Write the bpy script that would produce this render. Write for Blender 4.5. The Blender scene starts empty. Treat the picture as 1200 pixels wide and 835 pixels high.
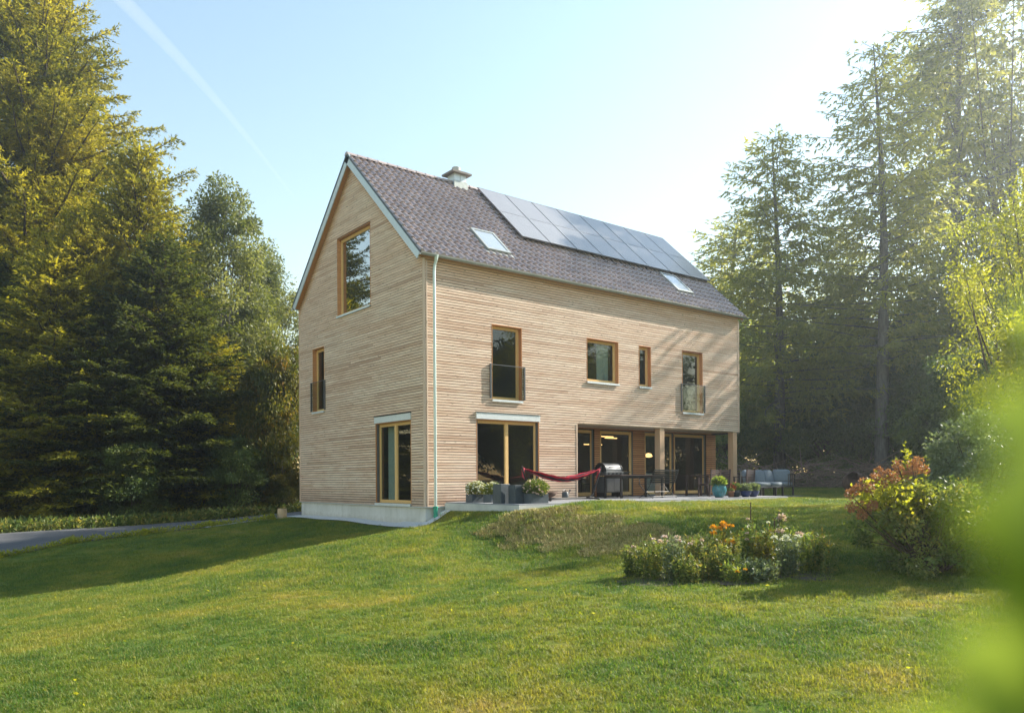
import bpy, math, random
import numpy as np
from mathutils import Matrix, Vector
random.seed(7)
RS = np.random.RandomState(11)
sc = bpy.context.scene
col = sc.collection
PI = math.pi

# ------------------------------------------------------------------ helpers
def tag(o, label=None, cat=None, group=None, kind=None):
    if label: o['label'] = label
    if cat: o['category'] = cat
    if group: o['group'] = group
    if kind: o['kind'] = kind
    return o

def empty(name, loc=(0, 0, 0), rz=0.0, label=None, cat=None, group=None):
    o = bpy.data.objects.new(name, None)
    o.location = loc
    o.rotation_euler = (0, 0, rz)
    o.empty_display_size = 0.2
    col.objects.link(o)
    return tag(o, label, cat, group)

def link(name, me, mat, parent=None, label=None):
    o = bpy.data.objects.new(name, me)
    if mat is not None and not me.materials: me.materials.append(mat)
    if parent is not None: o.parent = parent
    if label: o['label'] = label
    col.objects.link(o)
    return o

class MB:
    """collects boxes, tubes and sheets that become one mesh"""
    def __init__(s, f=None):
        s.v = []; s.f = []; s.r = []; s.map = f
    def add(s, vs, fs, r=None):
        n = len(s.v)
        if s.map: vs = [s.map(*p) for p in vs]
        s.v += [tuple(p) for p in vs]
        if r is None: r = random.random()
        for q in fs:
            s.f.append(tuple(n + i for i in q)); s.r.append(r)
    def box(s, x0, x1, y0, y1, z0, z1, r=None):
        s.add([(x0,y0,z0),(x1,y0,z0),(x1,y1,z0),(x0,y1,z0),(x0,y0,z1),(x1,y0,z1),(x1,y1,z1),(x0,y1,z1)],
              [(0,3,2,1),(4,5,6,7),(0,1,5,4),(1,2,6,5),(2,3,7,6),(3,0,4,7)], r)
    def bar(s, a, b, w, h, r=None, up=(0,0,1)):
        a = Vector(a); b = Vector(b); d = (b-a).normalized(); u = Vector(up)
        if abs(d.dot(u)) > .98: u = Vector((1,0,0))
        x = d.cross(u).normalized(); y = x.cross(d).normalized()
        vs = []
        for p in (a, b):
            for i, j in ((-1,-1),(1,-1),(1,1),(-1,1)): vs.append(tuple(p + x*i*w/2 + y*j*h/2))
        s.add(vs, [(0,1,2,3),(7,6,5,4),(0,4,5,1),(1,5,6,2),(2,6,7,3),(3,7,4,0)], r)
    def tube(s, pts, rad, n=8, r=None, cap=True):
        pts = [Vector(p) for p in pts]
        if not hasattr(rad, '__len__'): rad = [rad]*len(pts)
        vs = []; fs = []; prev = None
        for i, p in enumerate(pts):
            d = (pts[min(i+1, len(pts)-1)] - pts[max(i-1, 0)]).normalized()
            u = prev if prev is not None else (Vector((0,0,1)) if abs(d.z) < .9 else Vector((1,0,0)))
            x = d.cross(u).normalized(); y = x.cross(d).normalized(); prev = y
            for k in range(n):
                a = 2*PI*k/n
                vs.append(tuple(p + (x*math.cos(a) + y*math.sin(a))*rad[i]))
        for i in range(len(pts)-1):
            for k in range(n):
                k2 = (k+1) % n
                fs.append((i*n+k, i*n+k2, (i+1)*n+k2, (i+1)*n+k))
        if cap:
            fs.append(tuple(range(n))[::-1]); fs.append(tuple((len(pts)-1)*n+k for k in range(n)))
        s.add(vs, fs, r)
    def lathe(s, prof, c=(0,0,0), n=20, r=None, sx=1, sy=1):
        vs = []; fs = []
        for (rr, z) in prof:
            for k in range(n):
                a = 2*PI*k/n
                vs.append((c[0]+rr*math.cos(a)*sx, c[1]+rr*math.sin(a)*sy, c[2]+z))
        for i in range(len(prof)-1):
            for k in range(n):
                k2 = (k+1) % n
                fs.append((i*n+k, i*n+k2, (i+1)*n+k2, (i+1)*n+k))
        s.add(vs, fs, r)
    def poly(s, pts, r=None):
        s.add(pts, [tuple(range(len(pts)))], r)
    def build(s, name, mat, parent=None, label=None, smooth=False, bevel=0):
        me = bpy.data.meshes.new(name)
        me.from_pydata(s.v, [], s.f)
        a = me.attributes.new('rnd', 'FLOAT', 'FACE')
        a.data.foreach_set('value', s.r)
        if smooth: me.polygons.foreach_set('use_smooth', [True]*len(s.f))
        me.update()
        o = link(name, me, mat, parent, label)
        if bevel:
            m = o.modifiers.new('bev', 'BEVEL'); m.width = bevel; m.segments = 2; m.limit_method = 'ANGLE'
        return o

def fast_mesh(name, V, Fq, rnd):
    """V (n,3), quads (m,4), rnd (m)"""
    me = bpy.data.meshes.new(name)
    me.vertices.add(len(V)); me.vertices.foreach_set('co', np.ascontiguousarray(V, np.float32).ravel())
    m = len(Fq)
    me.loops.add(m*4); me.loops.foreach_set('vertex_index', np.ascontiguousarray(Fq, np.int32).ravel())
    me.polygons.add(m); me.polygons.foreach_set('loop_start', np.arange(0, m*4, 4, dtype=np.int32))
    me.update(calc_edges=True)
    a = me.attributes.new('rnd', 'FLOAT', 'FACE'); a.data.foreach_set('value', np.ascontiguousarray(rnd, np.float32))
    me.validate()
    return me

# ------------------------------------------------------------------ materials
class NT:
    def __init__(s, name):
        s.m = bpy.data.materials.new(name); s.m.use_nodes = True
        s.t = s.m.node_tree; s.t.nodes.clear()
        s.out = s.t.nodes.new('ShaderNodeOutputMaterial')
    def n(s, typ, ins=None, **kw):
        nd = s.t.nodes.new(typ)
        for k, v in kw.items(): setattr(nd, k, v)
        for k, v in (ins or {}).items():
            if isinstance(v, bpy.types.NodeSocket): s.t.links.new(v, nd.inputs[k])
            else: nd.inputs[k].default_value = v
        return nd
    def ramp(s, fac, stops, interp='LINEAR'):
        nd = s.t.nodes.new('ShaderNodeValToRGB'); cr = nd.color_ramp; cr.interpolation = interp
        while len(cr.elements) < len(stops): cr.elements.new(.5)
        for e, (p, c) in zip(cr.elements, stops): e.position = p; e.color = tuple(c)+(1,) if len(c) == 3 else c
        s.t.links.new(fac, nd.inputs['Fac']); return nd.outputs['Color']
    def mix(s, fac, a, b, mode='MIX'):
        nd = s.t.nodes.new('ShaderNodeMixRGB'); nd.blend_type = mode
        for k, v in ((0, fac), (1, a), (2, b)):
            if isinstance(v, bpy.types.NodeSocket): s.t.links.new(v, nd.inputs[k])
            elif k == 0: nd.inputs[0].default_value = v
            else: nd.inputs[k].default_value = tuple(v)+(1,)
        return nd.outputs[0]
    def math(s, op, a, b=0.0, clamp=False):
        nd = s.t.nodes.new('ShaderNodeMath'); nd.operation = op; nd.use_clamp = clamp
        for k, v in ((0, a), (1, b)):
            if isinstance(v, bpy.types.NodeSocket): s.t.links.new(v, nd.inputs[k])
            else: nd.inputs[k].default_value = v
        return nd.outputs[0]
    def coord(s, scale=(1,1,1), kind='Object'):
        tc = s.n('ShaderNodeTexCoord')
        mp = s.n('ShaderNodeMapping', {'Vector': tc.outputs[kind], 'Scale': scale})
        return mp.outputs[0]
    def pos(s, scale=(1,1,1)):
        g = s.n('ShaderNodeNewGeometry')
        return s.n('ShaderNodeMapping', {'Vector': g.outputs['Position'], 'Scale': scale}).outputs[0]
    def noise(s, vec, scale, detail=4, rough=.55):
        return s.n('ShaderNodeTexNoise', {'Vector': vec, 'Scale': scale, 'Detail': detail, 'Roughness': rough}).outputs['Fac']
    def attr(s, name='rnd'):
        return s.n('ShaderNodeAttribute', attribute_name=name).outputs['Fac']
    def bsdf(s, colr, rough=.6, metal=0.0, spec=.5, bump=None, bstr=.3, bdist=.01, **kw):
        p = s.n('ShaderNodeBsdfPrincipled')
        for k, v in (('Base Color', colr), ('Roughness', rough), ('Metallic', metal), ('Specular IOR Level', spec)):
            if isinstance(v, bpy.types.NodeSocket): s.t.links.new(v, p.inputs[k])
            else: p.inputs[k].default_value = (tuple(v)+(1,)) if k == 'Base Color' else v
        for k, v in kw.items(): p.inputs[k.replace('_', ' ')].default_value = v
        if bump is not None:
            b = s.n('ShaderNodeBump', {'Height': bump, 'Strength': bstr, 'Distance': bdist})
            s.t.links.new(b.outputs[0], p.inputs['Normal'])
        return p.outputs[0]
    def done(s, surf):
        s.t.links.new(surf, s.out.inputs['Surface']); return s.m

M = {}
def simple(name, c, rough=.6, metal=0., var=.15, scale=8., spec=.5, bstr=.15, bdist=.005):
    t = NT(name); v = t.coord()
    nz = t.noise(v, scale, 5)
    a = tuple(max(0, x*(1-var)) for x in c); b = tuple(min(1, x*(1+var)) for x in c)
    cc = t.ramp(nz, [(.3, a), (.7, b)])
    rr = t.math('ADD', t.math('MULTIPLY', t.noise(v, scale*3, 3), .2), rough-.1)
    M[name] = t.done(t.bsdf(cc, rr, metal, spec, bump=t.noise(v, scale*6, 4), bstr=bstr, bdist=bdist))
    return M[name]

def wood_mat(name, axis, light, mid, dark, weather=True, soft=.6):
    t = NT(name)
    sc3 = (1.0, 30.0, 30.0) if axis == 'x' else ((30.0, 1.0, 30.0) if axis == 'y' else (30., 30., 1.))
    v = t.pos(sc3); r = t.attr()
    off = t.n('ShaderNodeVectorMath', {0: v}, operation='ADD')
    cmb = t.n('ShaderNodeCombineXYZ', {'X': t.math('MULTIPLY', r, 37.), 'Y': t.math('MULTIPLY', r, 91.), 'Z': t.math('MULTIPLY', r, 53.)})
    t.t.links.new(cmb.outputs[0], off.inputs[1])
    g = t.noise(off.outputs[0], 1.4, 6, .65)
    base = t.ramp(r, [(.0, tuple((x+y)/2 for x, y in zip(dark, mid))), (.10, mid), (.4, light), (.8, mid), (1., tuple(x*1.05 for x in light))])
    c = t.mix(t.math('MULTIPLY', t.ramp(g, [(.40, (0,0,0)), (.72, (1,1,1))]), soft), base, dark)
    if weather:
        # large silvered and browner patches that belong to the timber
        big = t.noise(t.pos((.25, .25, .9) if axis != 'z' else (1,1,.3)), 1.1, 5, .6)
        c = t.mix(t.math('MULTIPLY', t.ramp(big, [(.45, (0,0,0)), (.7, (1,1,1))]), .42), c, (.80, .68, .56))
        big2 = t.noise(t.pos((.55, .55, 4.)), 1.9, 6, .7)
        c = t.mix(t.math('MULTIPLY', t.ramp(big2, [(.48, (0,0,0)), (.68, (1,1,1))]), .50), c, (.52, .30, .18))
        # splash zone at the foot of the boards
        z = t.n('ShaderNodeSeparateXYZ', {0: t.pos()}).outputs[2]
        zz = t.math('ADD', z, t.math('MULTIPLY', t.noise(t.pos((2,2,2)), 1.5, 4), .35))
        c = t.mix(t.ramp(zz, [(.12, (.62,.62,.62)), (.75, (0,0,0))]), c, (.20, .13, .10))
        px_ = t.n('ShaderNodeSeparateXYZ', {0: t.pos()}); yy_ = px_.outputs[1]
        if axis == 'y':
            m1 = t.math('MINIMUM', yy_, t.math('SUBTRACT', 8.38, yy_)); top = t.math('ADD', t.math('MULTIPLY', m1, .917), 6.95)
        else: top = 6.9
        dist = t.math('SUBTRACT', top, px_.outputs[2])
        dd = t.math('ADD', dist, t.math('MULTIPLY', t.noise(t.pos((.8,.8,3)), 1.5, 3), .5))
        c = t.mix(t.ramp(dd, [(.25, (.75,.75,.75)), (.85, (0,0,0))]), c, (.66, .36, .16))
        fl = t.noise(t.pos((1.2, 1.2, 22.) if axis != 'z' else (20,20,1)), 2.2, 4, .7)
        c = t.mix(t.math('MULTIPLY', t.ramp(fl, [(.58, (0,0,0)), (.70, (1,1,1))]), .55), c, (.40, .22, .12))
        # little knots
        kn = t.n('ShaderNodeTexVoronoi', {'Vector': t.pos((2.4, 2.4, 13.)), 'Scale': 1.0}).outputs['Distance']
        c = t.mix(t.math('MULTIPLY', t.ramp(kn, [(.07, (1,1,1)), (.13, (0,0,0))]), .8), c, (.12, .07, .04))
    M[name] = t.done(t.bsdf(c, .75, spec=.25, bump=g, bstr=.3, bdist=.004))
L_, M_, D_ = (.90, .705, .555), (.79, .56, .41), (.38, .215, .14)
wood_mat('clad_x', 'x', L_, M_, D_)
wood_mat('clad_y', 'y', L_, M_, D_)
wood_mat('wood_orange_x', 'x', (.62, .31, .13), (.50, .22, .09), (.30, .12, .05), weather=False)
wood_mat('wood_orange_y', 'y', (.66, .33, .13), (.56, .26, .10), (.34, .14, .05), weather=False)
wood_mat('post_wood', 'z', (.68, .46, .30), (.60, .38, .23), (.36, .19, .10), weather=False, soft=.5)
wood_mat('frame_wood', 'z', (.78, .52, .22), (.72, .46, .19), (.52, .30, .11), weather=False, soft=.35)
wood_mat('trim_wood', 'z', (.70, .54, .42), (.62, .46, .34), (.42, .27, .18), weather=False, soft=.5)
simple('membrane', (.045, .035, .03), .9)
simple('concrete', (.47, .48, .47), .85, var=.14, scale=2.2, bstr=.3)
simple('concrete_light', (.60, .60, .57), .85, var=.08, scale=1.2, bstr=.2)
t = NT('concrete_light'); v = t.pos(); z_ = t.n('ShaderNodeSeparateXYZ', {0: v}).outputs[2]
c = t.ramp(t.noise(v, 1.3, 5), [(.3, (.52,.51,.47)), (.7, (.64,.63,.60))])
st2 = t.noise(t.pos((3., 3., .5)), 1.6, 5, .65)
c = t.mix(t.math('MULTIPLY', t.ramp(st2, [(.5,(0,0,0)),(.7,(1,1,1))]), .4), c, (.34,.34,.29))
c = t.mix(t.ramp(t.math('ADD', z_, t.math('MULTIPLY', t.noise(v, 5, 5), .35)), [(0,(.0,.0,.0)),(1,(0,0,0))]), c, (.3,.25,.18))
sp_ = t.math('SUBTRACT', -.16, t.math('ADD', z_, t.math('MULTIPLY', t.noise(v, 7, 5), .3)))
c = t.mix(t.math('MULTIPLY', sp_, 2.2, True), c, (.26,.23,.17))
M['concrete_light'] = t.done(t.bsdf(c, .9, bump=t.noise(v, 30, 4), bstr=.2, bdist=.005))
simple('gravel', (.62, .62, .62), .9, var=.3, scale=60, bstr=.8, bdist=.02)
simple('paving', (.22, .225, .24), .75, var=.12, scale=3)
simple('sheet_metal', (.56, .62, .66), .45, .35, var=.05)
simple('zinc', (.36, .38, .36), .45, .6, var=.1)
simple('pipe_metal', (.55, .64, .62), .4, .4, var=.06)
simple('green_plastic', (.02, .30, .19), .45)
simple('shutter_grey', (.66, .69, .70), .45, .2, var=.04)
simple('steel', (.15, .155, .165), .42, .6, var=.05)
simple('cap_stone', (.22,.20,.18), .85)
simple('panel_frame', (.22,.22,.24), .4, .4)
simple('black_metal', (.02, .02, .022), .45, .3)
simple('dark_brown_wood', (.055, .03, .028), .6, var=.3, scale=12)
simple('slate_grey', (.05, .065, .08), .5, var=.2)
simple('rust', (.085, .045, .032), .8, .2, var=.35, scale=12, bstr=.4)
simple('red_cloth', (.34, .03, .05), .85)
simple('blue_glaze', (.02, .04, .14), .2, var=.3)
simple('turquoise_glaze', (.05, .19, .23), .25, var=.4, scale=14)
simple('terracotta', (.36, .17, .10), .8)
simple('soil', (.06, .045, .03), .95)
simple('cushion', (.17, .21, .25), .9, var=.1, scale=20, bstr=.3)
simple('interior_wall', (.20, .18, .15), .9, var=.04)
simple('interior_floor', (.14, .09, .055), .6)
simple('interior_dark', (.03, .03, .035), .7)
simple('cupboard_white', (.75, .75, .74), .4, var=.03)
simple('curtain', (.50, .56, .52), .9, var=.06)
simple('log_end', (.50, .36, .22), .8, var=.2, scale=10)
simple('shingle', (.20, .20, .20), .8, var=.35, scale=9)
simple('plaster_pale', (.42, .42, .40), .9)

def bark(name, c):
    t = NT(name); v = t.pos((6, 6, 1.2)); nz = t.noise(v, 1.6, 6, .7)
    cc = t.ramp(nz, [(.3, tuple(x*.5 for x in c)), (.7, tuple(x*1.4 for x in c))])
    M[name] = t.done(t.bsdf(cc, .95, spec=.1, bump=nz, bstr=.8, bdist=.03))
bark('bark_brown', (.11, .085, .065)); bark('bark_grey', (.15, .14, .13)); bark('dry_twig', (.27, .20, .155))

def leaf_mat(name, stops, trans=.35, tcol=1.6, clump=.35, rough=.5, spec=.3):
    """stops: colours over the per-leaf random value, clumps shift the tone a little"""
    t = NT(name); r = t.attr()
    big = t.noise(t.pos((1,1,1)), clump, 3)
    f = t.math('ADD', t.math('MULTIPLY', r, .6), t.math('MULTIPLY', t.ramp(big, [(.3,(0,0,0)),(.7,(1,1,1))]), .4), True)
    n = len(stops)
    c = t.ramp(f, [(i/(n-1), s_) for i, s_ in enumerate(stops)])
    p = t.bsdf(c, rough, spec=spec)
    tc = t.mix(1., c, (tcol, tcol*.98, tcol*.45), 'MULTIPLY')
    tr = t.n('ShaderNodeBsdfTranslucent', {'Color': tc}).outputs[0]
    mx = t.n('ShaderNodeMixShader', {0: trans, 1: p, 2: tr}).outputs[0]
    M[name] = t.done(mx)
leaf_mat('needle_gold', [(.035,.050,.012), (.12,.125,.018), (.29,.25,.03), (.42,.35,.045)], .45, 2.0, .3, spec=.1)
leaf_mat('needle_dark', [(.024,.036,.012), (.06,.075,.018), (.14,.145,.03)], .4, 1.7, spec=.1)
leaf_mat('needle_larch', [(.11,.14,.045), (.22,.23,.065), (.38,.34,.09)], .5, 1.9)
leaf_mat('leaf_olive', [(.035,.055,.018), (.09,.11,.032), (.19,.20,.07), (.27,.27,.11)], .4, 1.8)
leaf_mat('leaf_dark', [(.028,.055,.024), (.07,.11,.04), (.14,.185,.055), (.22,.24,.06)], .35, 1.7)
leaf_mat('leaf_mid', [(.045,.085,.028), (.09,.145,.04), (.18,.22,.055), (.36,.34,.05)], .45, 2.0)
leaf_mat('leaf_yellow', [(.12,.15,.02), (.26,.27,.03), (.42,.36,.04)], .5, 1.9)
leaf_mat('leaf_autumn', [(.03,.05,.012), (.07,.09,.018), (.16,.14,.02), (.34,.17,.02)], .4, 1.6, .9)
leaf_mat('leaf_silver', [(.06,.09,.05), (.13,.17,.10), (.26,.30,.20)], .35, 1.5, .8)
leaf_mat('leaf_garden', [(.03,.06,.02), (.09,.14,.035), (.19,.21,.06), (.38,.28,.07)], .4, 1.7, 1.5)
leaf_mat('leaf_lime', [(.22,.30,.07), (.27,.36,.09), (.32,.41,.12)], .62, 1.2, 2., rough=.9, spec=.05)
leaf_mat('petal_white', [(.7,.7,.66), (.8,.8,.78)], .3, 1.1)
leaf_mat('petal_pink', [(.6,.42,.45), (.75,.62,.64)], .3, 1.1)
leaf_mat('petal_rust', [(.20,.075,.035), (.34,.15,.08), (.46,.25,.14)], .3, 1.3)
leaf_mat('petal_orange', [(.6,.25,.02), (.75,.42,.03)], .4, 1.3)
leaf_mat('petal_red', [(.6,.08,.05), (.7,.15,.05)], .3, 1.2)

# glass: clear sheet with the reflection of real glazing
def glass(name, tint, refl=1.6, rough=.0):
    t = NT(name)
    g_ = t.n('ShaderNodeNewGeometry'); dt = t.n('ShaderNodeVectorMath', {0: g_.outputs['Normal'], 1: g_.outputs['Incoming']}, operation='DOT_PRODUCT').outputs['Value']
    sch = t.math('POWER', t.math('SUBTRACT', 1.0, t.math('ABSOLUTE', dt)), 5.0)
    f = t.math('MULTIPLY', t.math('ADD', t.math('MULTIPLY', sch, .96), .04), refl, True)
    tr = t.n('ShaderNodeBsdfTransparent', {'Color': tuple(tint)+(1,)}).outputs[0]
    wav = t.noise(t.pos(), .9, 2)
    bm = t.n('ShaderNodeBump', {'Height': wav, 'Strength': .05, 'Distance': .02}).outputs[0]
    gl = t.n('ShaderNodeBsdfGlossy', {'Color': (1,1,1,1), 'Roughness': rough, 'Normal': bm}).outputs[0]
    M[name] = t.done(t.n('ShaderNodeMixShader', {0: f, 1: tr, 2: gl}).outputs[0])
glass('glass', (.60, .66, .64), 1.7)
glass('glass_coated', (.25, .28, .30), 6.0)
glass('glass_clear', (.80, .85, .84), 1.2)
t = NT('skylight_glass'); M['skylight_glass'] = t.done(t.bsdf((.55,.58,.60), .12, .6))
t = NT('solar_glass')
v = t.coord((1,1,1)); br = t.n('ShaderNodeTexBrick', {'Vector': v, 'Scale': 1., 'Brick Width': .19, 'Row Height': .17, 'Mortar Size': .003, 'Color1': (.24,.235,.24,1), 'Color2': (.25,.243,.248,1), 'Mortar': (.30,.30,.30,1)}, offset=0.0)
M['solar_glass'] = t.done(t.bsdf(br.outputs[0], .22, 0, .6))
t = NT('lamp_glow'); M['lamp_glow'] = t.done(t.n('ShaderNodeEmission', {'Color': (1, .55, .20, 1), 'Strength': 1.6}).outputs[0])

# clay tiles
t = NT('roof_tile'); r = t.attr(); v = t.pos()
c = t.ramp(r, [(0, (.30,.235,.225)), (.5, (.36,.285,.27)), (1, (.41,.33,.31))])
c = t.mix(t.math('MULTIPLY', t.ramp(t.noise(v, 2.2, 5), [(.5,(0,0,0)),(.75,(1,1,1))]), .22), c, (.28,.24,.20))
M['roof_tile'] = t.done(t.bsdf(c, .38, spec=.6, bump=t.noise(v, 40, 3), bstr=.1, bdist=.004, Coat_Weight=.35, Coat_Roughness=.3))

# hammock cloth stripes
t = NT('hammock_cloth'); u = t.n('ShaderNodeUVMap').outputs[0]
y = t.n('ShaderNodeSeparateXYZ', {0: t.coord((1,1,1), 'UV')}).outputs[1]
c = t.ramp(y, [(0,(.32,.015,.03)), (.12,(.02,.02,.03)), (.28,(.35,.02,.04)), (.42,(.55,.30,.30)), (.50,(.03,.02,.03)), (.66,(.35,.02,.04)), (.80,(.03,.03,.04)), (.92,(.35,.02,.04))], 'CONSTANT')
M['hammock_cloth'] = t.done(t.bsdf(c, .9, spec=.1))

# ------------------------------------------------------------------ terrain
CTRL = [(-10.2,-4.3,-1.52),(-7.9,-4.1,-1.38),(-4.4,-4,-.98),(-2.5,.6,-.86),(-2.4,4.5,-.82),(-6.5,1.3,-1.5),(-9.6,1.9,-1.78),(-6,5,-1.3),(-9.3,5.5,-1.65),(-1.9,-3.9,-.64),(0,-.1,-.48),(-.2,4,-.50),(-.04,8.4,-.51),(-9,8.6,-1.42),
 (-6.6,8.6,-1.13),(-4.2,8.6,-.88),(-.9,8.6,-.61),(-5.3,14,-.90),(-8.5,14,-.95),(-1.6,13,-.77),(-11.5,-18.5,-1.25),(-8,-12,-1.12),
 (-3,-10.5,-.86),(-12,-10,-1.3),(-16,-16,-1.35),(-16,0,-1.7),(-1.2,-12.4,-.80),(.35,-13.3,-.70),(-.75,-4.4,-.84),(-1.1,-6.2,-.84),(-.55,-8.1,-.78),
 (.5,-4.0,-.03),(1.1,-5.2,-.02),(1.2,-6.7,-.18),(2.2,-8.2,-.35),(3.5,-10.2,-.38),(8,-8,-.05),(5,-4.8,.02),(12,-6,.06),(14.5,-1,.12),(17,-3,.14),(30,0,.35),
 (40,10,.6),(45,-15,.5),(10,-16,-.3),(20,-12,.05),(5,-20,-.8),(-5,-18,-1.1),(20,12,.2),(6,13,-.4),(0,30,-.5),(-10,30,-.6),(-25,10,-1.2),
 (-25,30,-.8),(-25,-15,-1.6),(60,60,.9),(60,-60,.3),(0,-60,-1.2),(-60,-60,-1.8),(-60,0,-1.6),(-60,60,-.6),(0,60,.2)]
CT = np.array(CTRL)
def _tps(a, b):
    d2 = ((a[:, None, :]-b[None, :, :])**2).sum(-1)
    return .5*d2*np.log(d2+1e-9)
_n = len(CT); _A = np.zeros((_n+3, _n+3)); _A[:_n,:_n] = _tps(CT[:, :2], CT[:, :2]) + np.eye(_n)*.4
_A[:_n,_n] = 1; _A[:_n,_n+1:] = CT[:, :2]; _A[_n:, :_n] = _A[:_n, _n:].T
_W = np.linalg.solve(_A, np.concatenate([CT[:, 2], [0,0,0]]))
def ground(P):
    P = np.atleast_2d(np.asarray(P, float))[:, :2]
    Q = np.clip(P, -62, 62)
    z = _tps(Q, CT[:, :2])@_W[:_n] + _W[_n] + Q@_W[_n+1:]
    dx = np.maximum(np.maximum(.95-P[:,0], P[:,0]-14.2), 0); dy = np.maximum(np.maximum(-3.45-P[:,1], P[:,1]-1.), 0)
    d = np.hypot(dx, dy); s = np.clip(d/1.15, 0, 1); s = s*s*(3-2*s)
    z = (.05-.12*np.clip((2.2-P[:,0])/2, 0, 1)*(1))*(1-s) + z*s
    # small undulation of the lawn
    z = z + .018*np.sin(P[:,0]*1.3+.7*np.sin(P[:,1]*.9))*np.sin(P[:,1]*1.1+1.)*s
    return z
def gz(x, y): return float(ground([(x, y)])[0])

def axis_lines(a0, a1, step, far):
    core = np.arange(a0, a1+1e-6, step)
    o = [step*1.5]
    while sum(o) < far: o.append(o[-1]*1.35)
    e = np.cumsum(o)
    return np.concatenate([(a0-e)[::-1], core, a1+e])
gx = axis_lines(-20, 26, .25, 700); gy = axis_lines(-21, 18, .25, 700)
GX, GY = np.meshgrid(gx, gy, indexing='ij')
PP = np.stack([GX.ravel(), GY.ravel()], 1)
GZ = np.concatenate([ground(PP[i:i+4000]) for i in range(0, len(PP), 4000)])
V = np.column_stack([PP, GZ])
nx, ny = len(gx), len(gy)
I = np.arange(nx*ny).reshape(nx, ny)
Q = np.stack([I[:-1,:-1], I[1:,:-1], I[1:,1:], I[:-1,1:]], -1).reshape(-1, 4)
def lawn_colour(t, blades):
    p = t.pos((1,1,0))
    n1 = t.noise(p, .42, 5, .6); n2 = t.noise(p, 1.7, 4, .6); n3 = t.noise(p, 9, 3, .6)
    f = t.math('ADD', t.math('MULTIPLY', n1, .62), t.math('ADD', t.math('MULTIPLY', n2, .21), t.math('MULTIPLY', n3, .17)))
    c = t.ramp(f, [(.36, (.040,.100,.018)), (.45, (.085,.155,.022)), (.52, (.165,.205,.028)), (.60, (.27,.25,.045)), (.68, (.42,.32,.12))])
    return c, n3
t = NT('lawn_soil'); c, n3 = lawn_colour(t, False)
c = t.mix(.45, c, (.050,.050,.018))
# bare forest floor beyond the lawn and the dug, straw-strewn bank
sep = t.n('ShaderNodeSeparateXYZ', {0: t.pos()}); X_, Y_ = sep.outputs[0], sep.outputs[1]
edge = t.math('MULTIPLY', t.math('SUBTRACT', t.noise(t.pos((1,1,0)), .5, 4), .5), 3.)
north = t.math('GREATER_THAN', t.math('ADD', Y_, edge), 13.9)
east = t.math('GREATER_THAN', t.math('ADD', t.math('ADD', X_, t.math('MULTIPLY', Y_, .2)), edge), 25.)
wild = t.math('MAXIMUM', north, east)
c = t.mix(wild, c, (.045, .032, .018))
M['lawn_soil'] = t.done(t.bsdf(c, .95, spec=.05, bump=n3, bstr=.6, bdist=.03))
lawn = link('lawn', fast_mesh('lawn', V, Q, RS.rand(len(Q))), M['lawn_soil'])
lawn.data.polygons.foreach_set('use_smooth', [True]*len(Q)); tag(lawn, kind='structure')

def sheet(name, mat, polyfn, x0, x1, y0, y1, step, lift):
    """a sheet that follows the ground inside polyfn, lifted by lift"""
    xs = np.arange(x0, x1+1e-6, step); ys = np.arange(y0, y1+1e-6, step)
    A, B = np.meshgrid(xs, ys, indexing='ij'); P = np.stack([A.ravel(), B.ravel()], 1)
    z = ground(P)+lift
    n1, n2 = len(xs), len(ys); K = np.arange(n1*n2).reshape(n1, n2)
    q = np.stack([K[:-1,:-1], K[1:,:-1], K[1:,1:], K[:-1,1:]], -1).reshape(-1, 4)
    cen = P[q].mean(1)
    q = q[np.array([polyfn(a, b) for a, b in cen])]
    me = fast_mesh(name, np.column_stack([P, z]), q, RS.rand(len(q)))
    me.polygons.foreach_set('use_smooth', [True]*len(q))
    return tag(link(name, me, M[mat]), kind='structure')
t = NT('drive'); v = t.pos((1,1,0))
c = t.ramp(t.noise(v, .8, 6, .65), [(.3,(.05,.052,.06)), (.6,(.085,.088,.095)), (.8,(.17,.17,.17))])
c = t.mix(t.math('MULTIPLY', t.noise(v, 60, 3), .45), c, (.15,.15,.155))
M['drive'] = t.done(t.bsdf(c, .9, bump=t.noise(v, 50, 4), bstr=.6, bdist=.015))
DR0 = lambda x: 8.75+.18*math.sin(x*.8)+.1*math.sin(x*2.3) + .012*(x+1)**2*.4
DR1 = lambda x: 13.1+.25*math.sin(x*.6)
sheet('driveway', 'drive', lambda x, y: DR0(x) < y < DR1(x), -45, 3.0, 7.5, 17, .2, .02)
sheet('gravel_strip', 'gravel', lambda x, y: (-.42 < x < .02 and -.38 < y < 8.9) or (-.42 < x < .62 and -.38 < y < .0) or (-3.2 < x < .1 and 8.45 < y < 8.8), -3.4, 1., -.4, 9.2, .08, .025)

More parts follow.
